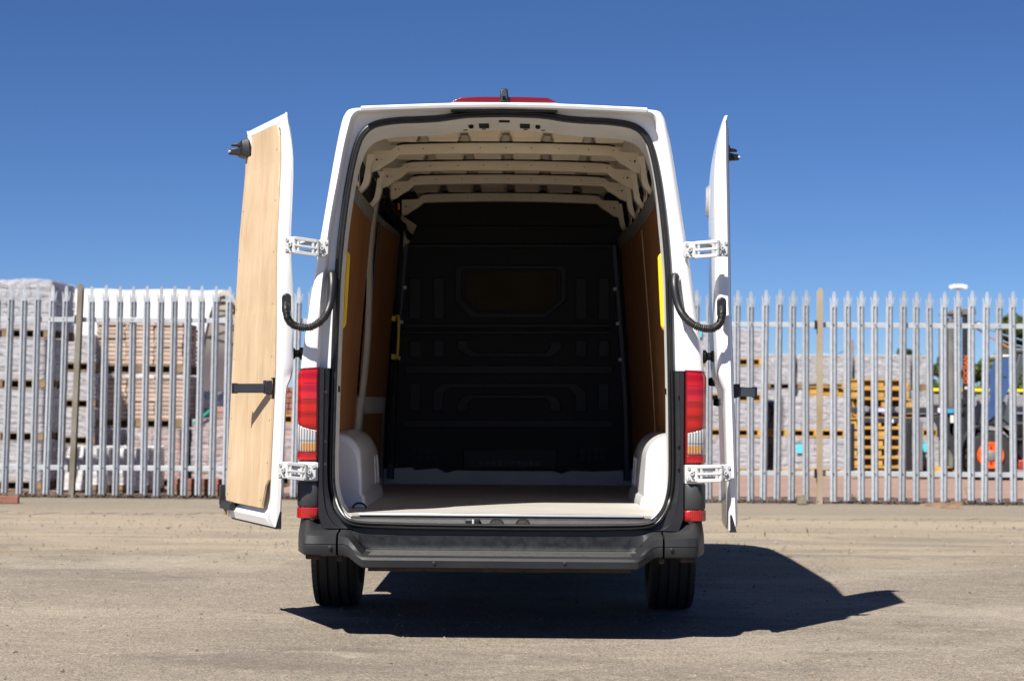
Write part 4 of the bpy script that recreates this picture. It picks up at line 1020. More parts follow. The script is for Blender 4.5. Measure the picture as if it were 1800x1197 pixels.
def pallet_parts(t, w, d, m, h=.115):
    for i in range(5):
        bw = d/6.2; y = -d/2 + bw/2 + i*(d-bw)/4
        piece('deck_board', ('deck', round(w, 2), round(bw, 2)), boxmesh(w, bw, .020), m, t, (0, y, h-.020))
    for x in (-w/2+.06, 0, w/2-.06):
        for y in (-d/2+.06, d/2-.06):
            piece('pallet_block', ('pblk',), boxmesh(.11, .12, h-.040), m, t, (x, y, .020))
    piece('stringer', ('strg', round(w, 2), h), boxmesh(w, .05, h-.041), m, t, (0, 0, .0203))
    for y in (-d/2+.06, d/2-.06): piece('bottom_board', ('bot', round(w, 2)), boxmesh(w, .11, .0195), m, t, (0, y, 0))
def pack(name, label, x0, x1, y0, d, z, h, kind, film, pm, group, bw=.26, bh=.105, cat='pallet load', rz=0.0, label_card=None, base=.115, jit=.007):
    """one pallet with its load: blocks in courses on the faces one can see, a core behind them, film round it"""
    w = x1 - x0; t = tag(empty(name, ((x0+x1)/2, y0 + d/2, z), rz), label, cat, group)
    if base: pallet_parts(t, w, d, pm, base)
    lw, ld, lh = w - .03, d - .03, h - base
    nb = max(2, round(lw/bw)); nd = max(2, round(ld/bw)); nc = max(1, round(lh/bh)); cw, cd, ch = lw/nb, ld/nd, lh/nc
    bm_ = BLK[kind]; th = .10
    for c in range(nc):
        for i in range(nb):
            piece('block', ('blk', kind, round(cw, 3), round(ch, 3), th), boxmesh(cw-.008, th, ch-.007, .006), bm_, t, (-lw/2 + cw*(i+.5) + random.uniform(-jit, jit), -ld/2 + th/2 + random.uniform(-jit, jit), base + c*ch + .002))
        sd = 1 if x1 < 0.2 else -1
        for i in range(nd):
            if i == 0: y0b = -ld/2 + th + .004; y1b = -ld/2 + cd
            else: y0b = -ld/2 + cd*i; y1b = y0b + cd
            if y1b - y0b < .05: continue
            L = y1b - y0b
            piece('block', ('blks', kind, round(L, 3), round(ch, 3), th), boxmesh(th, L-.008, ch-.007, .006), bm_, t, (sd*(lw/2 - th/2) + random.uniform(-jit, jit), (y0b+y1b)/2, base + c*ch + .002))
    core = build('core', MB().box(-lw/2+.02, lw/2-.02, -ld/2+.02, ld/2-.02, base, base+lh-.012), bm_, t, smooth=False)
    if film is not None:
        f = build('wrap', film_shell(lw+.03, ld+.03, lh+.02, random.uniform(0, 50)), film, t, angle=180); f.location = (0, 0, base - .01)
    if label_card is not None:
        lx, lz, c = label_card
        build('label_card', MB().box(lx-.07, lx+.07, -ld/2-.040, -ld/2-.034, lz-.07, lz+.07), mat('card_cyan', (.10, .55, .70), .5, var=.1), t)
    return t
names4 = ['bottom', 'second', 'third', 'top']
# left foreground column
xR = at(78, 700, 14).x
hs = [(0, .585, 'lilac'), (.585, .63, 'lilac'), (1.215, .60, 'lilac'), (1.815, .70, 'lilac')]
for i, (z, h, kd) in enumerate(hs):
    pack('paving_pallet', f'{["lowest", "second lowest", "second highest", "topmost"][i]} film-wrapped paving pallet in the tall stack at the left edge', xR-1.12 + random.uniform(-.02, .02) + (.10 if i == 3 else 0), xR + random.uniform(-.02, .02) + (.10 if i == 3 else 0), 14.0, 1.12, z, h, kd, FILMG, PALLETW, 'wrapped pallets in the left stack')
# column behind it
xb = at(168, 700, 16.6).x
for i in range(4):
    pack('paving_pallet', f'{["lowest", "second lowest", "second highest", "topmost"][i]} pale wrapped pallet in the stack between post and brown slabs', xb-1.1, xb, 16.6, 1.1, .49*i, .48, 'lilac', FILMG, PALLETW, 'wrapped pallets behind the weathered post')
# slab stack in the middle of the left fence
xs0, xs1 = at(166, 700, 15).x, at(322, 700, 15).x
pack('slab_pallet', 'lowest pallet of the brown slab stack, pinkish blocks', xs0+.02, xs1-.02, 15.0, 1.1, 0, .72, 'pink', FILM, PALLETW, 'brown slab stack', .40, .12, 'slab pallet')
pack('slab_pallet', 'middle pallet of the brown slab stack, thin buff slabs in courses', xs0+.02, xs1+.02, 15.0, 1.1, .74, .66, 'buff', None, PALLETW, 'brown slab stack', .37, .056, 'slab pallet', jit=.012)
pack('slab_pallet', 'top pallet of the brown slab stack, thin buff slabs in courses', xs0, xs1, 15.0, 1.1, 1.42, .65, 'buff', None, PALLETW, 'brown slab stack', .37, .056, 'slab pallet', jit=.012)
tag(build('loose_film', film_shell(1.16, 1.14, .05, 5, .05), FILMG), 'torn strip of film between the two brown slab pallets', 'film').location = ((xs0+xs1)/2, 15.55, 1.37)
# white packs in front
xw0, xw1 = at(112, 700, 13.6).x, at(268, 700, 13.6).x
wd = (xw1-xw0)/4
for i in range(4):
    for j in range(2):
        pack('slab_pack', f'{["leftmost", "second", "third", "rightmost"][i]} white wrapped slab pack, {["lower", "upper"][j]} row by the post', xw0+wd*i+.01, xw0+wd*(i+1)-.01, 13.6, .9, .05+.235*j if j else .0, .23 if j else .27, 'white', FILMW, PALLETW, 'white slab packs', .24, .075, 'slab pack', base=.04 if j == 0 else .0)
# pink bricks right of the slabs
x0 = at(338, 700, 14.8).x; x1 = at(425, 700, 14.8).x
pack('brick_pack', 'pink brick pack beside the brown slab stack, green strap on it', x0, x1, 14.8, .9, 0, .86, 'pink', FILM, PALLETW, 'pink brick packs', .21, .075, 'brick pack')
xa, xb_ = at(372, 700, 14.8).x, at(425, 700, 14.8).x
pack('brick_pack', 'small loose pink brick layer on top of the strapped pack', xa, xb_, 14.85, .5, .87, .15, 'pink', None, PALLETW, 'pink brick packs', .21, .07, 'brick pack', base=0)
strap = tag(empty('green_strap', (x0, 14.76, 0)), 'green plastic strap hanging across the pink brick pack', 'strap')
for pts in ([(.02, .78), (.22, .95), (.22, .985), (.02, .82)], [(.40, .66), (.62, .50), (.60, .46), (.39, .62)]):
    build('strap_length', MB().prism([(x, .0, z) for x, z in pts], [(x, .013, z) for x, z in pts]), mat('strap_green', (.02, .30, .20), .5), strap)
bx0 = at(345, 700, 15.9).x; bx1 = at(425, 700, 15.9).x
bag = build('plastic_bag', film_shell(bx1-bx0, .8, .42, 3, .09), FILMG); tag(bag, 'crumpled clear plastic sheeting behind the pink bricks', 'sheeting'); bag.location = ((bx0+bx1)/2, 16.2, .80)
pack('brick_pack', 'far pink brick pack under the crumpled sheeting', bx0, bx1, 15.8, .8, 0, .80, 'pink', None, PALLETW, 'pink brick packs', .21, .075, 'brick pack')
xq = at(306, 700, 13.2).x; n = 0
for r in range(1):
    rowt = tag(empty('brick_row', (xq, 13.25, 0)), 'row of loose red bricks standing behind the fence foot', 'bricks')
    for i in range(9):
        piece('brick', ('rowbrick',), boxmesh(.102, .205, .065, .004), BLK['red'], rowt, (.06 + i*.112 + random.uniform(-.004, .004), random.uniform(-.01, .01), .055), random.gauss(0, .02))
        piece('brick', ('rowbrick',), boxmesh(.102, .205, .065, .004), BLK['red'], rowt, (.06 + i*.112 + random.uniform(-.004, .004), random.uniform(-.01, .01), .122), random.gauss(0, .02))
    piece('plank', ('rowplank',), boxmesh(1.05, .2, .05), PALLETW, rowt, (.5, 0, 0))
# packs glimpsed between the left door and the van, and behind the van
x0, x1 = at(470, 700, 16).x, at(560, 700, 16).x
pack('brick_pack', 'brick pack with orange top course seen between the left door and the tail lamp', x0, x1, 16, .9, 0, .80, 'pink', FILM, PALLETW, 'packs behind the van', .21, .075, 'brick pack')
pack('brick_pack', 'red brick pack topmost between the left door and the tail lamp', x0+.05, x1, 16.1, .8, .80, .48, 'red', None, PALLETY, 'packs behind the van', .21, .075, 'brick pack')

# fabric tunnel shelter
TY, TW, TH = 40.0, 4.2, 3.9
tent = tag(empty('storage_tent', (0, TY, 0)), 'large white fabric tunnel shelter behind the brown slab stack', 'tent')
xe = at(398, 600, TY).x; XL = -26.0
def arc(k, n=28, r=1.0): t = math.pi*k/n; return -math.cos(t)*TW*r, (math.sin(t)**.8)*TH*r
g = []
for i in range(31):
    x = lerp(XL, xe, i/30); g.append([(x, arc(k)[0], arc(k)[1] + .02*math.sin(i*2.1)) for k in range(29)])
def fabric_mat(name, col, tcol):
    m = bpy.data.materials.new(name); m.use_nodes = True; n = m.node_tree.nodes; l = m.node_tree.links
    d = n.new('ShaderNodeBsdfDiffuse'); d.inputs['Color'].default_value = tuple(col)+(1,); t = n.new('ShaderNodeBsdfTranslucent'); t.inputs['Color'].default_value = tuple(tcol)+(1,)
    mx = n.new('ShaderNodeMixShader'); mx.inputs['Fac'].default_value = .42; l.new(d.outputs[0], mx.inputs[1]); l.new(t.outputs[0], mx.inputs[2]); l.new(mx.outputs[0], n['Material Output'].inputs['Surface'])
    return m
build('cover', MB().grid(g), fabric_mat('tent_white', (.82, .82, .82), (.80, .72, .58)), tent, angle=60)
TUBEG = mat('tent_frame', (.14, .14, .15), .5, metal=.3)
for i in (30, 27, 24, 21):
    x = lerp(XL, xe, i/30); build('hoop', MB().tube([(x-.03, arc(k, r=.955)[0], arc(k, r=.955)[1]) for k in range(29)], .045, 6), TUBEG, tent)
for i in range(8):
    a, b = 2*i+6, 2*i+8
    xa_ = lerp(XL, xe, 30/30)-.03; xb2 = lerp(XL, xe, 27/30)-.03
    p, q = arc(a, r=.95), arc(b, r=.95)
    build('brace', MB().tube([(xa_, *p), (xb2, *q)], .03, 6), TUBEG, tent); build('brace', MB().tube([(xb2, *p), (xa_, *q)], .03, 6), TUBEG, tent)
ct = tag(empty('shipping_container', (0, 0, 0)), 'dark navy container standing at the mouth of the white tent', 'container')
c0, c1 = at(352, 700, 32).x, at(440, 700, 32).x
build('box', MB().box(c0, c1+2.0, 32, 34.4, .0, 1.30), mat('navy_steel', (.018, .018, .05), .5, var=.2), ct)
rb = MB()
for i in range(14): x = lerp(c0+.05, c1+1.9, i/13); rb.box(x-.05, x+.05, 31.96, 32.01, .1, 1.22)
build('corrugation', rb, mat('navy_steel2', (.022, .022, .055), .5), ct)

# right-hand stacks
def col(px0, px1, Y, tiers, kind, film, pm, what, grp, d=1.1, cards=None, bw=.26, bh=.105):
    x0, x1 = at(px0, 711, Y).x, at(px1, 711, Y).x
    nm = {1: ['only'], 2: ['lower', 'upper'], 3: ['lowest', 'middle', 'top'], 4: ['lowest', 'second lowest', 'second highest', 'topmost']}[len(tiers)]
    z = 0
    for i, h in enumerate(tiers):
        j = random.uniform(-.03, .03)
        pack('block_pallet', f'{nm[i]} pallet of {what}', x0+j, x1+j, Y, d, z, h-.01, kind, film, pm, grp, bw, bh, 'pallet load', label_card=(cards or {}).get(i))
        z += h
col(1216, 1347, 20.7, [.60, .54, .55, .58], 'lilac', FILM, PALLETY, 'the tall lilac stack just right of the van', 'stacks behind the right fence', cards={3: (-.50, .50, 0)})
col(1349, 1368, 21.3, [.60, .55], 'dark', FILMD, PALLETY, 'the narrow dark-wrapped stack right of the lilac one', 'stacks behind the right fence', d=1.0)
col(1376, 1492, 20.7, [.60, .62], 'lilac', FILM, PALLETY, 'the low lilac stack beside the yellow pallets', 'stacks behind the right fence', cards={0: (-.22, .42, 0)})
for i, (a, b) in enumerate([(1300, 1398), (1402, 1500), (1503, 1602), (1604, 1638)]):
    col(a, b, 27.0, [.68, .70, .66], 'grey', FILMG, PALLETW, ['the far grey row, first from the van', 'the far grey row, second from the van', 'the far grey row, behind the yellow pallets', 'the far grey row, nearest the forklift mast'][i], 'far grey row', d=1.2)
col(1612, 1692, 22.2, [.60, .44], 'lilac', FILM, PALLETY, 'the lilac stack behind the forklift arms', 'stacks behind the right fence', cards={0: (-.22, .42, 0)})
# low grey wall with a yellow rail behind the forklift
wall = tag(empty('block_wall', (0, 30, 0)), 'low grey block wall behind the forklift', 'wall')
wx0, wx1 = at(1600, 711, 30).x, at(1900, 711, 30).x
nb = int((wx1-wx0)/.5)
for c in range(6):
    for i in range(nb): piece('block', ('wallb',), boxmesh(.49, .3, .215, .01), BLK['grey'], wall, (wx0 + .25 + i*.5 + (.25 if c % 2 else 0), 0, c*.222))
yr = tag(empty('barrier_rail', (0, 0, 0)), 'bright yellow horizontal rail above the grey block wall', 'barrier')
p0 = at(1606, 685, 29.6); 
build('rail', MB().box(p0.x, p0.x+3.6, 29.58, 29.64, p0.z-.03, p0.z+.03), mat('rail_yellow', (.85, .70, .02), .4), yr, bevel=.01)
for i in range(4): build('upright', MB().box(p0.x+.1+i*1.1, p0.x+.16+i*1.1, 29.645, 29.70, 0, p0.z+.03), mat('rail_grey', (.3, .3, .3), .5), yr)

# stack of empty yellow pallets
px0, px1 = at(1496, 711, 20.7).x, at(1596, 711, 20.7).x
n = 10
for i in range(n):
    lab = 'lowest' if i == 0 else ('topmost' if i == n-1 else f'{["", "second", "third", "fourth", "fifth", "sixth", "seventh", "eighth", "ninth"][i]} from the ground')
    t = tag(empty('empty_pallet', ((px0+px1)/2 + random.uniform(-.03, .03) + (.10 if i in (6, 7) else 0), 21.2, .150*i), random.gauss(0, .015)), f'yellow wooden pallet, {lab} in the stack by the forklift', 'pallet', 'yellow pallet stack')
    pallet_parts(t, px1-px0, .95, PALLETY, .148)
for i in range(2):
    t = tag(empty('empty_pallet', (px0 - .02, 22.6, 1.10+.15*i)), f'yellow pallet end peeping out left of the stack, {["lower", "upper"][i]} one', 'pallet', 'yellow pallet stack')
    pallet_parts(t, .8, .9, PALLETY, .145)
sup = pack('block_pallet', 'hidden grey block pallet carrying two yellow pallets behind the stack', px0-.4, px0+.4, 22.1, .95, 0, 1.09, 'grey', None, PALLETY, 'stacks behind the right fence')

# ------------------------------------------------------------------ forklift
FY = 19.7
fk = tag(empty('forklift', at(1738, 700, FY).xy.to_3d()), 'dark grey forklift with orange wheel hub and raised mast, facing the pallets', 'forklift'); fk.location = (0, FY, 0)
def fp(px, py, dy=0): p = at(px, py, FY+dy); return p.x, p.z
def fbox(name, px0, py0, px1, py1, y0, y1, m, bevel=.01, par=None):
    (a, zt), (b, zb) = fp(px0, py0), fp(px1, py1)
    return build(name, MB().box(min(a, b), max(a, b), y0, y1, min(zt, zb), max(zt, zb)), m, par or fk, bevel=bevel)
wc = fp(1738, 798)
for yy, dsg in ((0.0, -1), (1.0, 1)):
    wl = empty('drive_wheel', (wc[0], yy, .365)); wl.parent = fk
    build('tyre', MB().lathe([(-.13, .20), (-.14, .28), (-.13, .345), (-.09, .366), (.09, .366), (.13, .345), (.14, .28), (.13, .20)], (0, 0, 0), 'y', 40), TYRE, wl, angle=30)
    lg = MB()
    for k in range(22):
        t = 2*math.pi*k/22; lg.prism([(.36*math.cos(t), -.13, .36*math.sin(t)), (.36*math.cos(t+.14), -.13, .36*math.sin(t+.14)), (.36*math.cos(t+.22), .0, .36*math.sin(t+.22)), (.36*math.cos(t+.08), .0, .36*math.sin(t+.08))],
                                     [(.378*math.cos(t), -.13, .378*math.sin(t)), (.378*math.cos(t+.14), -.13, .378*math.sin(t+.14)), (.378*math.cos(t+.22), .0, .378*math.sin(t+.22)), (.378*math.cos(t+.08), .0, .378*math.sin(t+.08))])
    build('tyre_lugs', lg, TYRE, wl, smooth=False)
    hb = build('hub', MB().lathe([(dsg*.150, .02), (dsg*.150, .11), (dsg*.148, .135), (dsg*.158, .165), (dsg*.162, .185), (dsg*.14, .20), (dsg*.02, .20)], (0, 0, 0), 'y', 40), ORANGE, wl, angle=35)
    build('hub_cap', MB().lathe([(dsg*.10, .080), (dsg*.165, .075), (dsg*.175, .05), (dsg*.175, 0)], (0, 0, 0), 'y', 24), mat('hub_grey', (.25, .25, .26), .5, metal=.4), hb)
    hl = MB()
    for k in range(8): t = 2*math.pi*k/8; hl.disc((.115*math.cos(t), dsg*.150, .115*math.sin(t)), .016, dsg*.012, 'y', 10)
    build('hub_bolt', hl, TRUCKB, hb)
# mast: grey outer channel, black inner channels, cross heads
GREYM = mat('mast_grey', (.15, .15, .135), .5, var=.2, vscale=4)
for y0, y1 in ((.14, .22), (.80, .88)):
    fbox('mast_channel', 1672, 560, 1680, 822, y0, y1, GREYM, .008)
    fbox('mast_channel', 1697, 548, 1708, 830, y0, y1, TRUCKB, .008)
fbox('mast_channel', 1682, 556, 1690, 822, .30, .36, TRUCKB, .006); fbox('mast_channel', 1682, 556, 1690, 822, .66, .72, TRUCKB, .006)
fbox('mast_head', 1691, 541, 1719, 553, .12, .90, GREYM, .01); fbox('mast_cylinder', 1712, 575, 1716, 815, .47, .53, GREYM, .01)
fbox('mast_head', 1673, 546, 1696, 552, .12, .90, GREYM, .01); fbox('mast_crossbar', 1691, 700, 1708, 712, .12, .90, TRUCKB, .01)
q = fp(1722, 571)
rl = build('hose_reel', MB().lathe([(-.02, .055), (.10, .055)], (q[0], .08, q[1]), 'y', 24), TRUCKB, fk, bevel=.01)
build('reel_cap', MB().lathe([(-.03, .008), (-.03, .036), (-.005, .042)], (q[0]+.005, .08, q[1]), 'y', 24), mat('cap_cream', (.75, .70, .58), .4), rl)
for (a, b, m) in (((1718, 575), (1800, 622), mat('hose_orange', (.6, .2, .04), .5)), ((1730, 573), (1810, 600), mat('hose_blue', (.18, .26, .36), .5)), ((1736, 588), (1812, 612), MATS['hose_blue'])):
    pa, pb = fp(*a), fp(*b); build('hose', MB().tube([(pa[0], .15, pa[1]), ((pa[0]+pb[0])/2, .15, (pa[1]+pb[1])/2 - .015), (pb[0], .15, pb[1])], .013, 8), m, fk)
# lettering down the mast
tq = fp(1701.5, 674)
fc = bpy.data.curves.new('mast_lettering', 'FONT'); fc.body = 'DOOSAN'; fc.size = .098; fc.extrude = .002
ft = bpy.data.objects.new('mast_lettering', fc); COL.objects.link(ft); ft.parent = fk; fc.materials.append(mat('letter_orange', (.85, .16, .02), .4))
dg_ = bpy.context.evaluated_depsgraph_get(); lm_ = bpy.data.meshes.new_from_object(ft.evaluated_get(dg_)); bpy.data.objects.remove(ft)
ft = bpy.data.objects.new('mast_lettering', lm_); COL.objects.link(ft); ft.parent = fk
if not lm_.materials: lm_.materials.append(MATS['letter_orange'])
ft.location = (tq[0] + .028, .132, tq[1]); ft.rotation_euler = (R(90), R(-90), 0); ft['kind'] = 'stuff'
q = fp(1702, 682); build('warning_sticker', MB().disc((q[0], .139, q[1]), .022, -.004, 'y', 16), mat('sticker', (.75, .55, .50), .5), fk)
# clamp attachment reaching over the pallets
at_ = fbox('clamp_beam', 1500, 715, 1697, 727, .10, .24, TRUCKG, .01)
fbox('clamp_beam', 1512, 734, 1620, 744, .12, .22, TRUCKG, .01)
fbox('clamp_slide', 1518, 727, 1690, 734, .14, .20, TRUCKB, .004)
fbox('clamp_pad', 1596, 742, 1605, 832, .06, .30, TRUCKB, .01); fbox('clamp_pad', 1617, 740, 1623, 832, .04, .40, mat('pad_grey', (.15, .15, .15), .6), .006)
fbox('clamp_foot', 1592, 826, 1624, 834, .04, .42, TRUCKB, .006)
fbox('clamp_pad', 1497, 744, 1503, 832, .04, .34, TRUCKB, .006)
fbox('carriage', 1668, 718, 1700, 770, .14, .86, TRUCKG, .02)
pa = [fp(1643, 733), fp(1656, 729), fp(1690, 790), fp(1684, 812)]
build('brace', MB().prism([(x, .12, z) for x, z in pa], [(x, .22, z) for x, z in pa]), TRUCKG, fk, bevel=.008)
for px_, py_ in ((1525, 719), (1581, 720)):
    q = fp(px_, py_); build('beam_pivot', MB().disc((q[0], .10, q[1]), .045, -.02, 'y', 20), mat('pivot_grey', (.20, .21, .22), .5), at_)
for (a, b, c, d, col_) in ((1543, 717, 1558, 724, (.55, .52, .80)), (1651, 717, 1656, 725, (.7, .65, .8)), (1568, 737, 1573, 743, (.75, .72, .85)), (1668, 718, 1679, 726, (.05, .30, .55)), (1673, 730, 1679, 743, (.7, .7, .6))):
    fbox('beam_sticker', a, b, c, d, .094, .099, mat(f'stk{a}', col_, .5), 0, at_)
# body, mudguard, cab
MG = []
for k in range(13):
    t = math.pi*(1.02 - .98*k/12); MG.append((wc[0] + .44*math.cos(t), .39 + .44*math.sin(t)))
build('mudguard', MB().grid([[(x, y, z) for x, z in MG] for y in (-.16, .16)]).grid([[(wc[0]+(x-wc[0])*.95, y, .39+(z-.39)*.95) for x, z in MG] for y in (-.16, .16)]), TRUCKG, fk)
CX0 = wc[0]
build('chassis', MB().box(CX0-.25, CX0+2.1, .16, .92, .18, .62), TRUCKB, fk, bevel=.03)
build('side_panel', MB().box(CX0+.42, CX0+1.55, -.06, .16, .16, .30), mat('panel_red', (.30, .04, .03), .5), fk, bevel=.02)
build('bonnet', MB().box(CX0+.60, CX0+1.5, .02, 1.05, .55, .98), TRUCKG, fk, bevel=.06)
build('orange_flash', MB().prism([(CX0+.46, -.065, .28), (CX0+.80, -.065, .28), (CX0+.80, -.065, .55)], [(CX0+.46, -.03, .28), (CX0+.80, -.03, .28), (CX0+.80, -.03, .55)]), ORANGE, fk)
build('counterweight', MB().box(CX0+1.45, CX0+2.15, .0, 1.06, .25, 1.05), ORANGE, fk, bevel=.12)
for yy in (.08, .98):
    wl = empty('steer_wheel', (CX0+1.75, yy, .28)); wl.parent = fk
    build('tyre', MB().lathe([(-.1, .15), (-.1, .25), (-.06, .28), (.06, .28), (.1, .25), (.1, .15)], (0, 0, 0), 'y', 32), TYRE, wl); build('hub', MB().lathe([(-.09, 0), (-.09, .15), (.09, .15), (.09, 0)], (0, 0, 0), 'y', 24), ORANGE, wl)
build('cowl', MB().prism([(CX0-.06, .02, .80), (CX0+.30, .02, .80), (CX0+.26, .02, 1.18), (CX0+.02, .02, 1.10)], [(CX0-.06, 1.0, .80), (CX0+.30, 1.0, .80), (CX0+.26, 1.0, 1.18), (CX0+.02, 1.0, 1.10)]), TRUCKG, fk, bevel=.03)
for yy in (.02, 1.0):
    pf = [(CX0+.20, .80), (CX0+.30, .80), (CX0+.54, 1.88), (CX0+.45, 1.88)]
    build('cab_pillar', MB().prism([(x, yy-.03, z) for x, z in pf], [(x, yy+.03, z) for x, z in pf]), mat('cab_grey', (.065, .078, .088), .45), fk, bevel=.01)
    build('cab_pillar', MB().box(CX0+1.40, CX0+1.47, yy-.03, yy+.03, .9, 1.9), MATS['cab_grey'], fk, bevel=.01)
build('cab_roof', MB().box(CX0+.36, CX0+1.52, -.03, 1.05, 1.88, 1.96), MATS['cab_grey'], fk, bevel=.03)
build('cab_canopy', MB().box(CX0+.16, CX0+.40, .0, 1.02, 1.80, 1.86), mat('canopy_cream', (.55, .52, .45), .5), fk, bevel=.02)
BLUEF = mat('blue_screen', (.045, .095, .24), .15, var=.15, vscale=3, coat=.3)
bs = [(CX0+.02, 1.20), (CX0+.02, 1.62), (CX0+.08, 1.76), (CX0+.18, 1.83), (CX0+.30, 1.83), (CX0+.34, 1.76), (CX0+.34, 1.44), (CX0+.14, 1.0), (CX0-.04, .84)]
build('blue_screen', MB().prism([(x, .0, z) for x, z in bs], [(x, .03, z) for x, z in bs]), BLUEF, fk)
GLS = mat('cab_green_glass', (.03, .06, .06), .1)
dg = [(CX0+.52, 1.12), (CX0+.58, 1.80), (CX0+1.36, 1.80), (CX0+1.36, 1.12)]
build('door_glass', MB().prism([(x, .01, z) for x, z in dg], [(x, .025, z) for x, z in dg]), GLS, fk)
build('seat', MB().box(CX0+.75, CX0+1.2, .3, .8, .98, 1.1).box(CX0+1.12, CX0+1.24, .3, .8, 1.05, 1.6), TRUCKB, fk, bevel=.04)
build('rear_mirror', MB().tube([(CX0+.02, .1, 1.50), (CX0+.10, .02, 1.53), (CX0+.26, .0, 1.53)], .012, 6).box(CX0-.02, CX0+.06, .05, .08, 1.42, 1.55), TRUCKB, fk)
build('cab_rail', MB().tube([(CX0+.1, -.02, 1.72), (CX0+.12, -.02, 1.0), (CX0+.30, -.02, .84), (CX0+1.3, -.02, .84)], .022, 8), MATS['cab_grey'], fk)

# ------------------------------------------------------------------ far things
LEAF = mat('leaf_green', (.075, .115, .025), .6, var=.35, vscale=2, rnd=.1)
LEAF2 = mat('leaf_dark_green', (.035, .062, .016), .6, var=.35, vscale=2)
BARK = mat('bark', (.10, .075, .05), .9, var=.3, vscale=8)
def tree(label, X, Y, h, rw, base, n, m, seed, group='trees beyond the yard'):
    rg = random.Random(seed); t = tag(empty('tree', (X, Y, 0)), label, 'tree', group)
    tr_ = MB().tube([(0, 0, 0), (.03, 0, h*.3), (-.04, .03, h*.6), (0, 0, h*.85)], lambda q: .11*(1-.75*q)*h/4, 8)
    for k in range(7):
        a = k*2.4; z0 = h*(.3 + .07*k); tr_.tube([(0, 0, z0), (rw*.4*math.cos(a), rw*.4*math.sin(a), z0+h*.13), (rw*.7*math.cos(a), rw*.7*math.sin(a), z0+h*.2)], lambda q: .035*(1-.8*q)*h/4, 5)
    build('trunk', tr_, BARK, t)
    cl = []
    for k in range(26):
        a = rg.uniform(0, 6.283); zz = rg.uniform(base, 1.0); prof = math.sin(math.pi*min(1, max(.08, (zz-base)/(1.04-base))))**.6
        r = rw*prof*rg.uniform(.15, .95); cl.append((r*math.cos(a), r*math.sin(a), h*zz*.93, rg.uniform(.16, .34)*rw))
    mb = MB()
    for _ in range(n):
        cx, cy, cz, cr = rg.choice(cl)
        while True:
            v = Vector((rg.uniform(-1, 1), rg.uniform(-1, 1), rg.uniform(-1, 1)))
            if v.length < 1: break
        v = v.normalized()*(.45 + .6*v.length); p = Vector((cx, cy, cz)) + Vector((v.x*cr, v.y*cr, v.z*cr*.85))
        s = rg.uniform(.045, .095)*(1+h*.05); a = Vector((rg.uniform(-1, 1), rg.uniform(-1, 1), rg.uniform(-.6, .6))).normalized(); b = a.orthogonal().normalized(); b.rotate(Matrix.Rotation(rg.uniform(0, 6.28), 3, a))
        mb.add([p - a*s, p + b*s*.5, p + a*s, p - b*s*.5], [(0, 1, 2, 3)])
    build('crown', mb, m, t, smooth=False)
def treepx(label, px, py_top, Y, rwpx, base, n, m, seed):
    p = at(px, py_top, Y); sc = FPX/(9+Y); tree(label, p.x, Y, p.z, rwpx/sc, base, n, m, seed)
treepx('small round tree above the far grey pallets', 1599, 602, 70, 44, .1, 5200, LEAF2, 1)
treepx('bushy tree left of the forklift mast', 1662, 622, 62, 34, .08, 7000, LEAF, 2)
treepx('tree between forklift mast and cab', 1726, 628, 58, 34, .08, 7000, LEAF, 3)
treepx('large leafy tree behind the forklift cab', 1806, 548, 50, 88, .03, 30000, LEAF, 4)
treepx('low tree at the far right edge', 1880, 560, 56, 60, .1, 9000, LEAF2, 5)
# floodlight mast
fp_ = at(1684, 505, 60); fl = tag(empty('floodlight_mast', (fp_.x, 60, 0)), 'floodlight mast with a cluster of white lamps above the fence', 'floodlight')
build('pole', MB().tube([(0, 0, 0), (0, 0, fp_.z)], .05, 8), mat('pole_grey', (.35, .36, .38), .5), fl)
build('crossarm', MB().box(-.26, .26, -.03, .03, fp_.z-.05, fp_.z), MATS['pole_grey'], fl)
for i, x in enumerate((-.25, -.13, 0, .13, .25)):
    build('lamp_head', MB().lathe([(-.10, .05), (-.09, .075), (.02, .07), (.06, .03)], (x, 0, fp_.z + (.03 if i in (1, 2, 3) else 0)), 'y', 14), mat('lamp_white', (.82, .82, .82), .3), fl, bevel=.005)
q = at(1497, 598, 110); po = tag(empty('utility_pole', (q.x, 110, 0)), 'thin distant pole above the far pallets', 'pole')
build('pole', MB().tube([(0, 0, 0), (0, 0, q.z)], .10, 8), mat('pole_wood', (.25, .22, .20), .8), po); build('crossarm', MB().box(-.5, .5, -.05, .05, q.z-.5, q.z-.4), MATS['pole_wood'], po)
q2 = at(1430, 632, 110)
build('wire', MB().tube([(.3, 0, q.z-.4), ((q2.x-q.x)*.5, 0, q.z-.95), (q2.x-q.x, 0, q2.z)], .02, 4), TRUCKB, po)

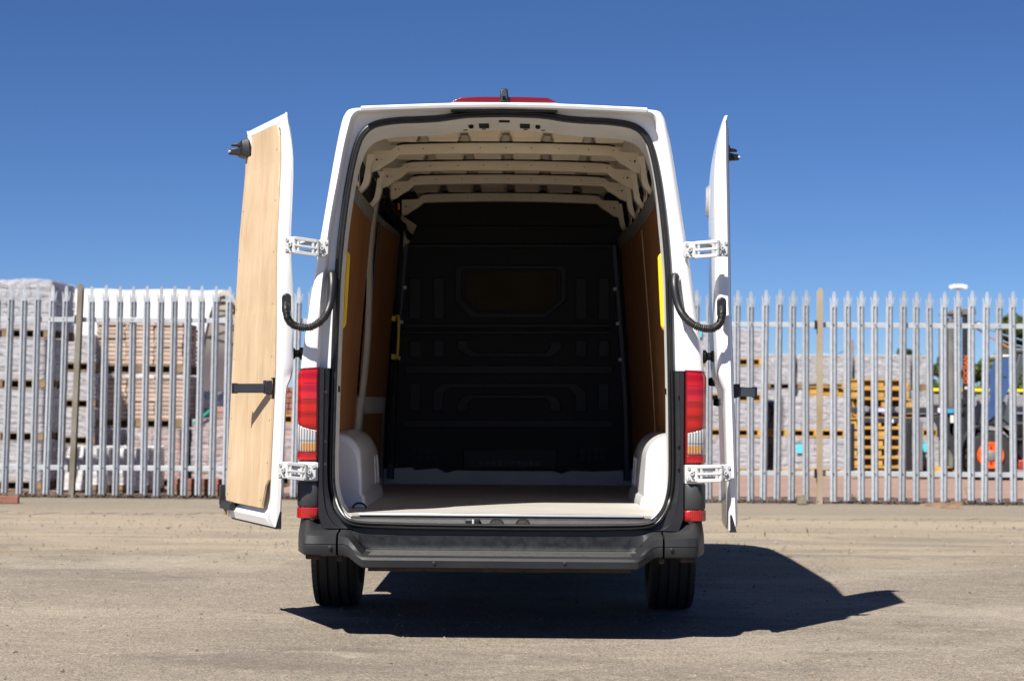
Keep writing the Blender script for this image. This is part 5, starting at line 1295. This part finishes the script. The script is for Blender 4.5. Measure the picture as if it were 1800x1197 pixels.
# ------------------------------------------------------------------ small things on the ground
def gpt(px, py):
    d = CAM_M @ Vector(((px-CX)/FPX, (CY-py)/FPX, -1.0)); t = -CAM_LOC.z/d.z; return CAM_LOC + d*t
p = gpt(15, 884); o = build('brick', MB().box(-.105, .105, -.05, .05, 0, .075), BLK['red'], None, bevel=.004); o.location = p; o.rotation_euler.z = .08
tag(o, 'red brick lying at the foot of the fence at the far left', 'brick')
p = gpt(1409, 886); o = build('concrete_stub', MB().prism([(-.05, -.05, 0), (.05, -.05, 0), (.05, .05, 0), (-.05, .05, 0)], [(-.042, -.04, .10), (.045, -.045, .115), (.04, .04, .105), (-.04, .04, .09)]), APRON, None, bevel=.006); o.location = p
tag(o, 'short broken concrete stub beside the pale fence post', 'concrete stub')
for i, (px_, py_, L, rz) in enumerate(((1640, 889, .30, -.25), (1668, 893, .34, -.5), (1676, 887, .22, .1))):
    p = gpt(px_, py_); o = build('timber_scrap', MB().prism([(-L/2, -.03, 0), (L/2, -.022, 0), (L/2-.02, .02, .0), (-L/2+.03, .025, 0)], [(-L/2+.01, -.02, .03), (L/2-.03, -.015, .045), (L/2-.03, .012, .04), (-L/2+.04, .02, .025)]), mat('scrap_wood', (.20, .13, .085), .9, var=.3, vscale=20), None); o.location = p; o.rotation_euler = (.1, -.05, rz)
    tag(o, ['leftmost sliver of brown timber at the right fence foot', 'longest splintered timber piece at the right fence foot', 'shortest timber piece at the right fence foot'][i], 'timber', 'timber scraps')
def weed(px_, py_, h, label, m, nl, seed):
    rg = random.Random(seed); t = tag(empty('weed', gpt(px_, py_)), label, 'weed', 'weeds along the fence'); st = MB(); lf = MB()
    for k in range(nl):
        a = rg.uniform(0, 6.28); l = rg.uniform(.3, 1)*h; e = Vector((math.cos(a)*l*.35, math.sin(a)*l*.35, l)); st.tube([(0, 0, 0), tuple(e*.5 + Vector((0, 0, .02))), tuple(e)], .0025, 4)
        for f in (.4, .6, .8, 1.0):
            q = e*f; b = Vector((rg.uniform(-1, 1), rg.uniform(-1, 1), rg.uniform(-.2, .6))).normalized()*h*.13; c = b.orthogonal().normalized()*h*.04; lf.add([q, q + b*.5 + c, q + b, q + b*.5 - c], [(0, 1, 2, 3)])
    build('stems', st, m, t); build('leaves', lf, m, t, smooth=False)
weed(1502, 882, .10, 'small green weed at the foot of the right fence', mat('weed_green', (.10, .15, .03), .7), 7, 1)
weed(1703, 884, .17, 'dry dark weed at the fence below the forklift', mat('weed_dry', (.10, .055, .035), .8), 6, 2)
weed(1030, 935, .06, 'hidden tuft behind the van', MATS['weed_green'], 5, 3) if False else None
weed(1345, 943, .05, 'tiny weed growing in the sandy strip right of the van', MATS['weed_green'], 5, 4)
weed(1420, 938, .05, 'second tiny weed in the sandy strip right of the van', MATS['weed_green'], 5, 5)
# leaf litter and grit along the fence foot
rg = random.Random(5); mb = MB()
for _ in range(5200):
    x = rg.uniform(-10, 10); y = YFENCE + rg.gauss(.02, .07); 
    if noise.noise(Vector((x*1.3, 0, 3))) < -.15 and rg.random() < .75: continue
    z = abs(rg.gauss(0, .016)); s = rg.uniform(.008, .026); a = Vector((rg.uniform(-1, 1), rg.uniform(-1, 1), rg.uniform(-.5, .5))).normalized(); b = a.orthogonal().normalized()
    p = Vector((x, y, z+.004)); mb.add([p-a*s, p+b*s*.6, p+a*s, p-b*s*.6], [(0, 1, 2, 3)])
tag(build('leaf_litter', mb, mat('litter', (.05, .038, .026), .9, var=.5, vscale=15), smooth=False), 'dark leaf litter and grit along the fence foot', 'litter', kind='stuff')
mb = MB()
for _ in range(6500):
    y = -5.2 + 15*rg.random()**1.25; hw = (y+9)*.29 + .3; x = rg.uniform(-hw, hw)
    if noise.noise(Vector((x*.8, y*.8, 7))) < -.1 and rg.random() < .6: continue
    s = rg.choice((.003, .004, .004, .005, .008)) * rg.uniform(.7, 1.4)*(1 if y < 4 else 1.7)
    p = Vector((x, y, s*.35)); k = rg.uniform(0, 6.28); vs = []
    for i in range(5): t = k + i*1.2566; vs.append(p + Vector((math.cos(t)*s*rg.uniform(.7, 1.2), math.sin(t)*s*rg.uniform(.7, 1.2), -s*.3)))
    vs.append(p + Vector((0, 0, s*.7))); mb.add(vs, [(i, (i+1) % 5, 5) for i in range(5)])
tag(build('loose_grit', mb, mat('grit', (.07, .062, .052), .9, col2=(.25, .22, .185), vscale=9, detail=2), smooth=False), 'loose grit scattered over the yard surface', 'grit', kind='stuff')
mb = MB()
for _ in range(70):
    y = -4.5 + 14*rg.random(); hw = (y+9)*.27; x = rg.uniform(-hw, hw); s = rg.uniform(.008, .02); a = Vector((rg.uniform(-1, 1), rg.uniform(-1, 1), rg.uniform(-.2, .2))).normalized(); b = a.orthogonal().normalized(); p = Vector((x, y, .006))
    b.z *= .3; mb.add([p-a*s, p+b*s*.5, p+a*s, p-b*s*.5], [(0, 1, 2, 3)])
tag(build('dry_leaves', mb, mat('dry_leaf', (.26, .17, .07), .8, var=.4, vscale=4), smooth=False), 'few dry leaves blown over the ground', 'leaves', kind='stuff')
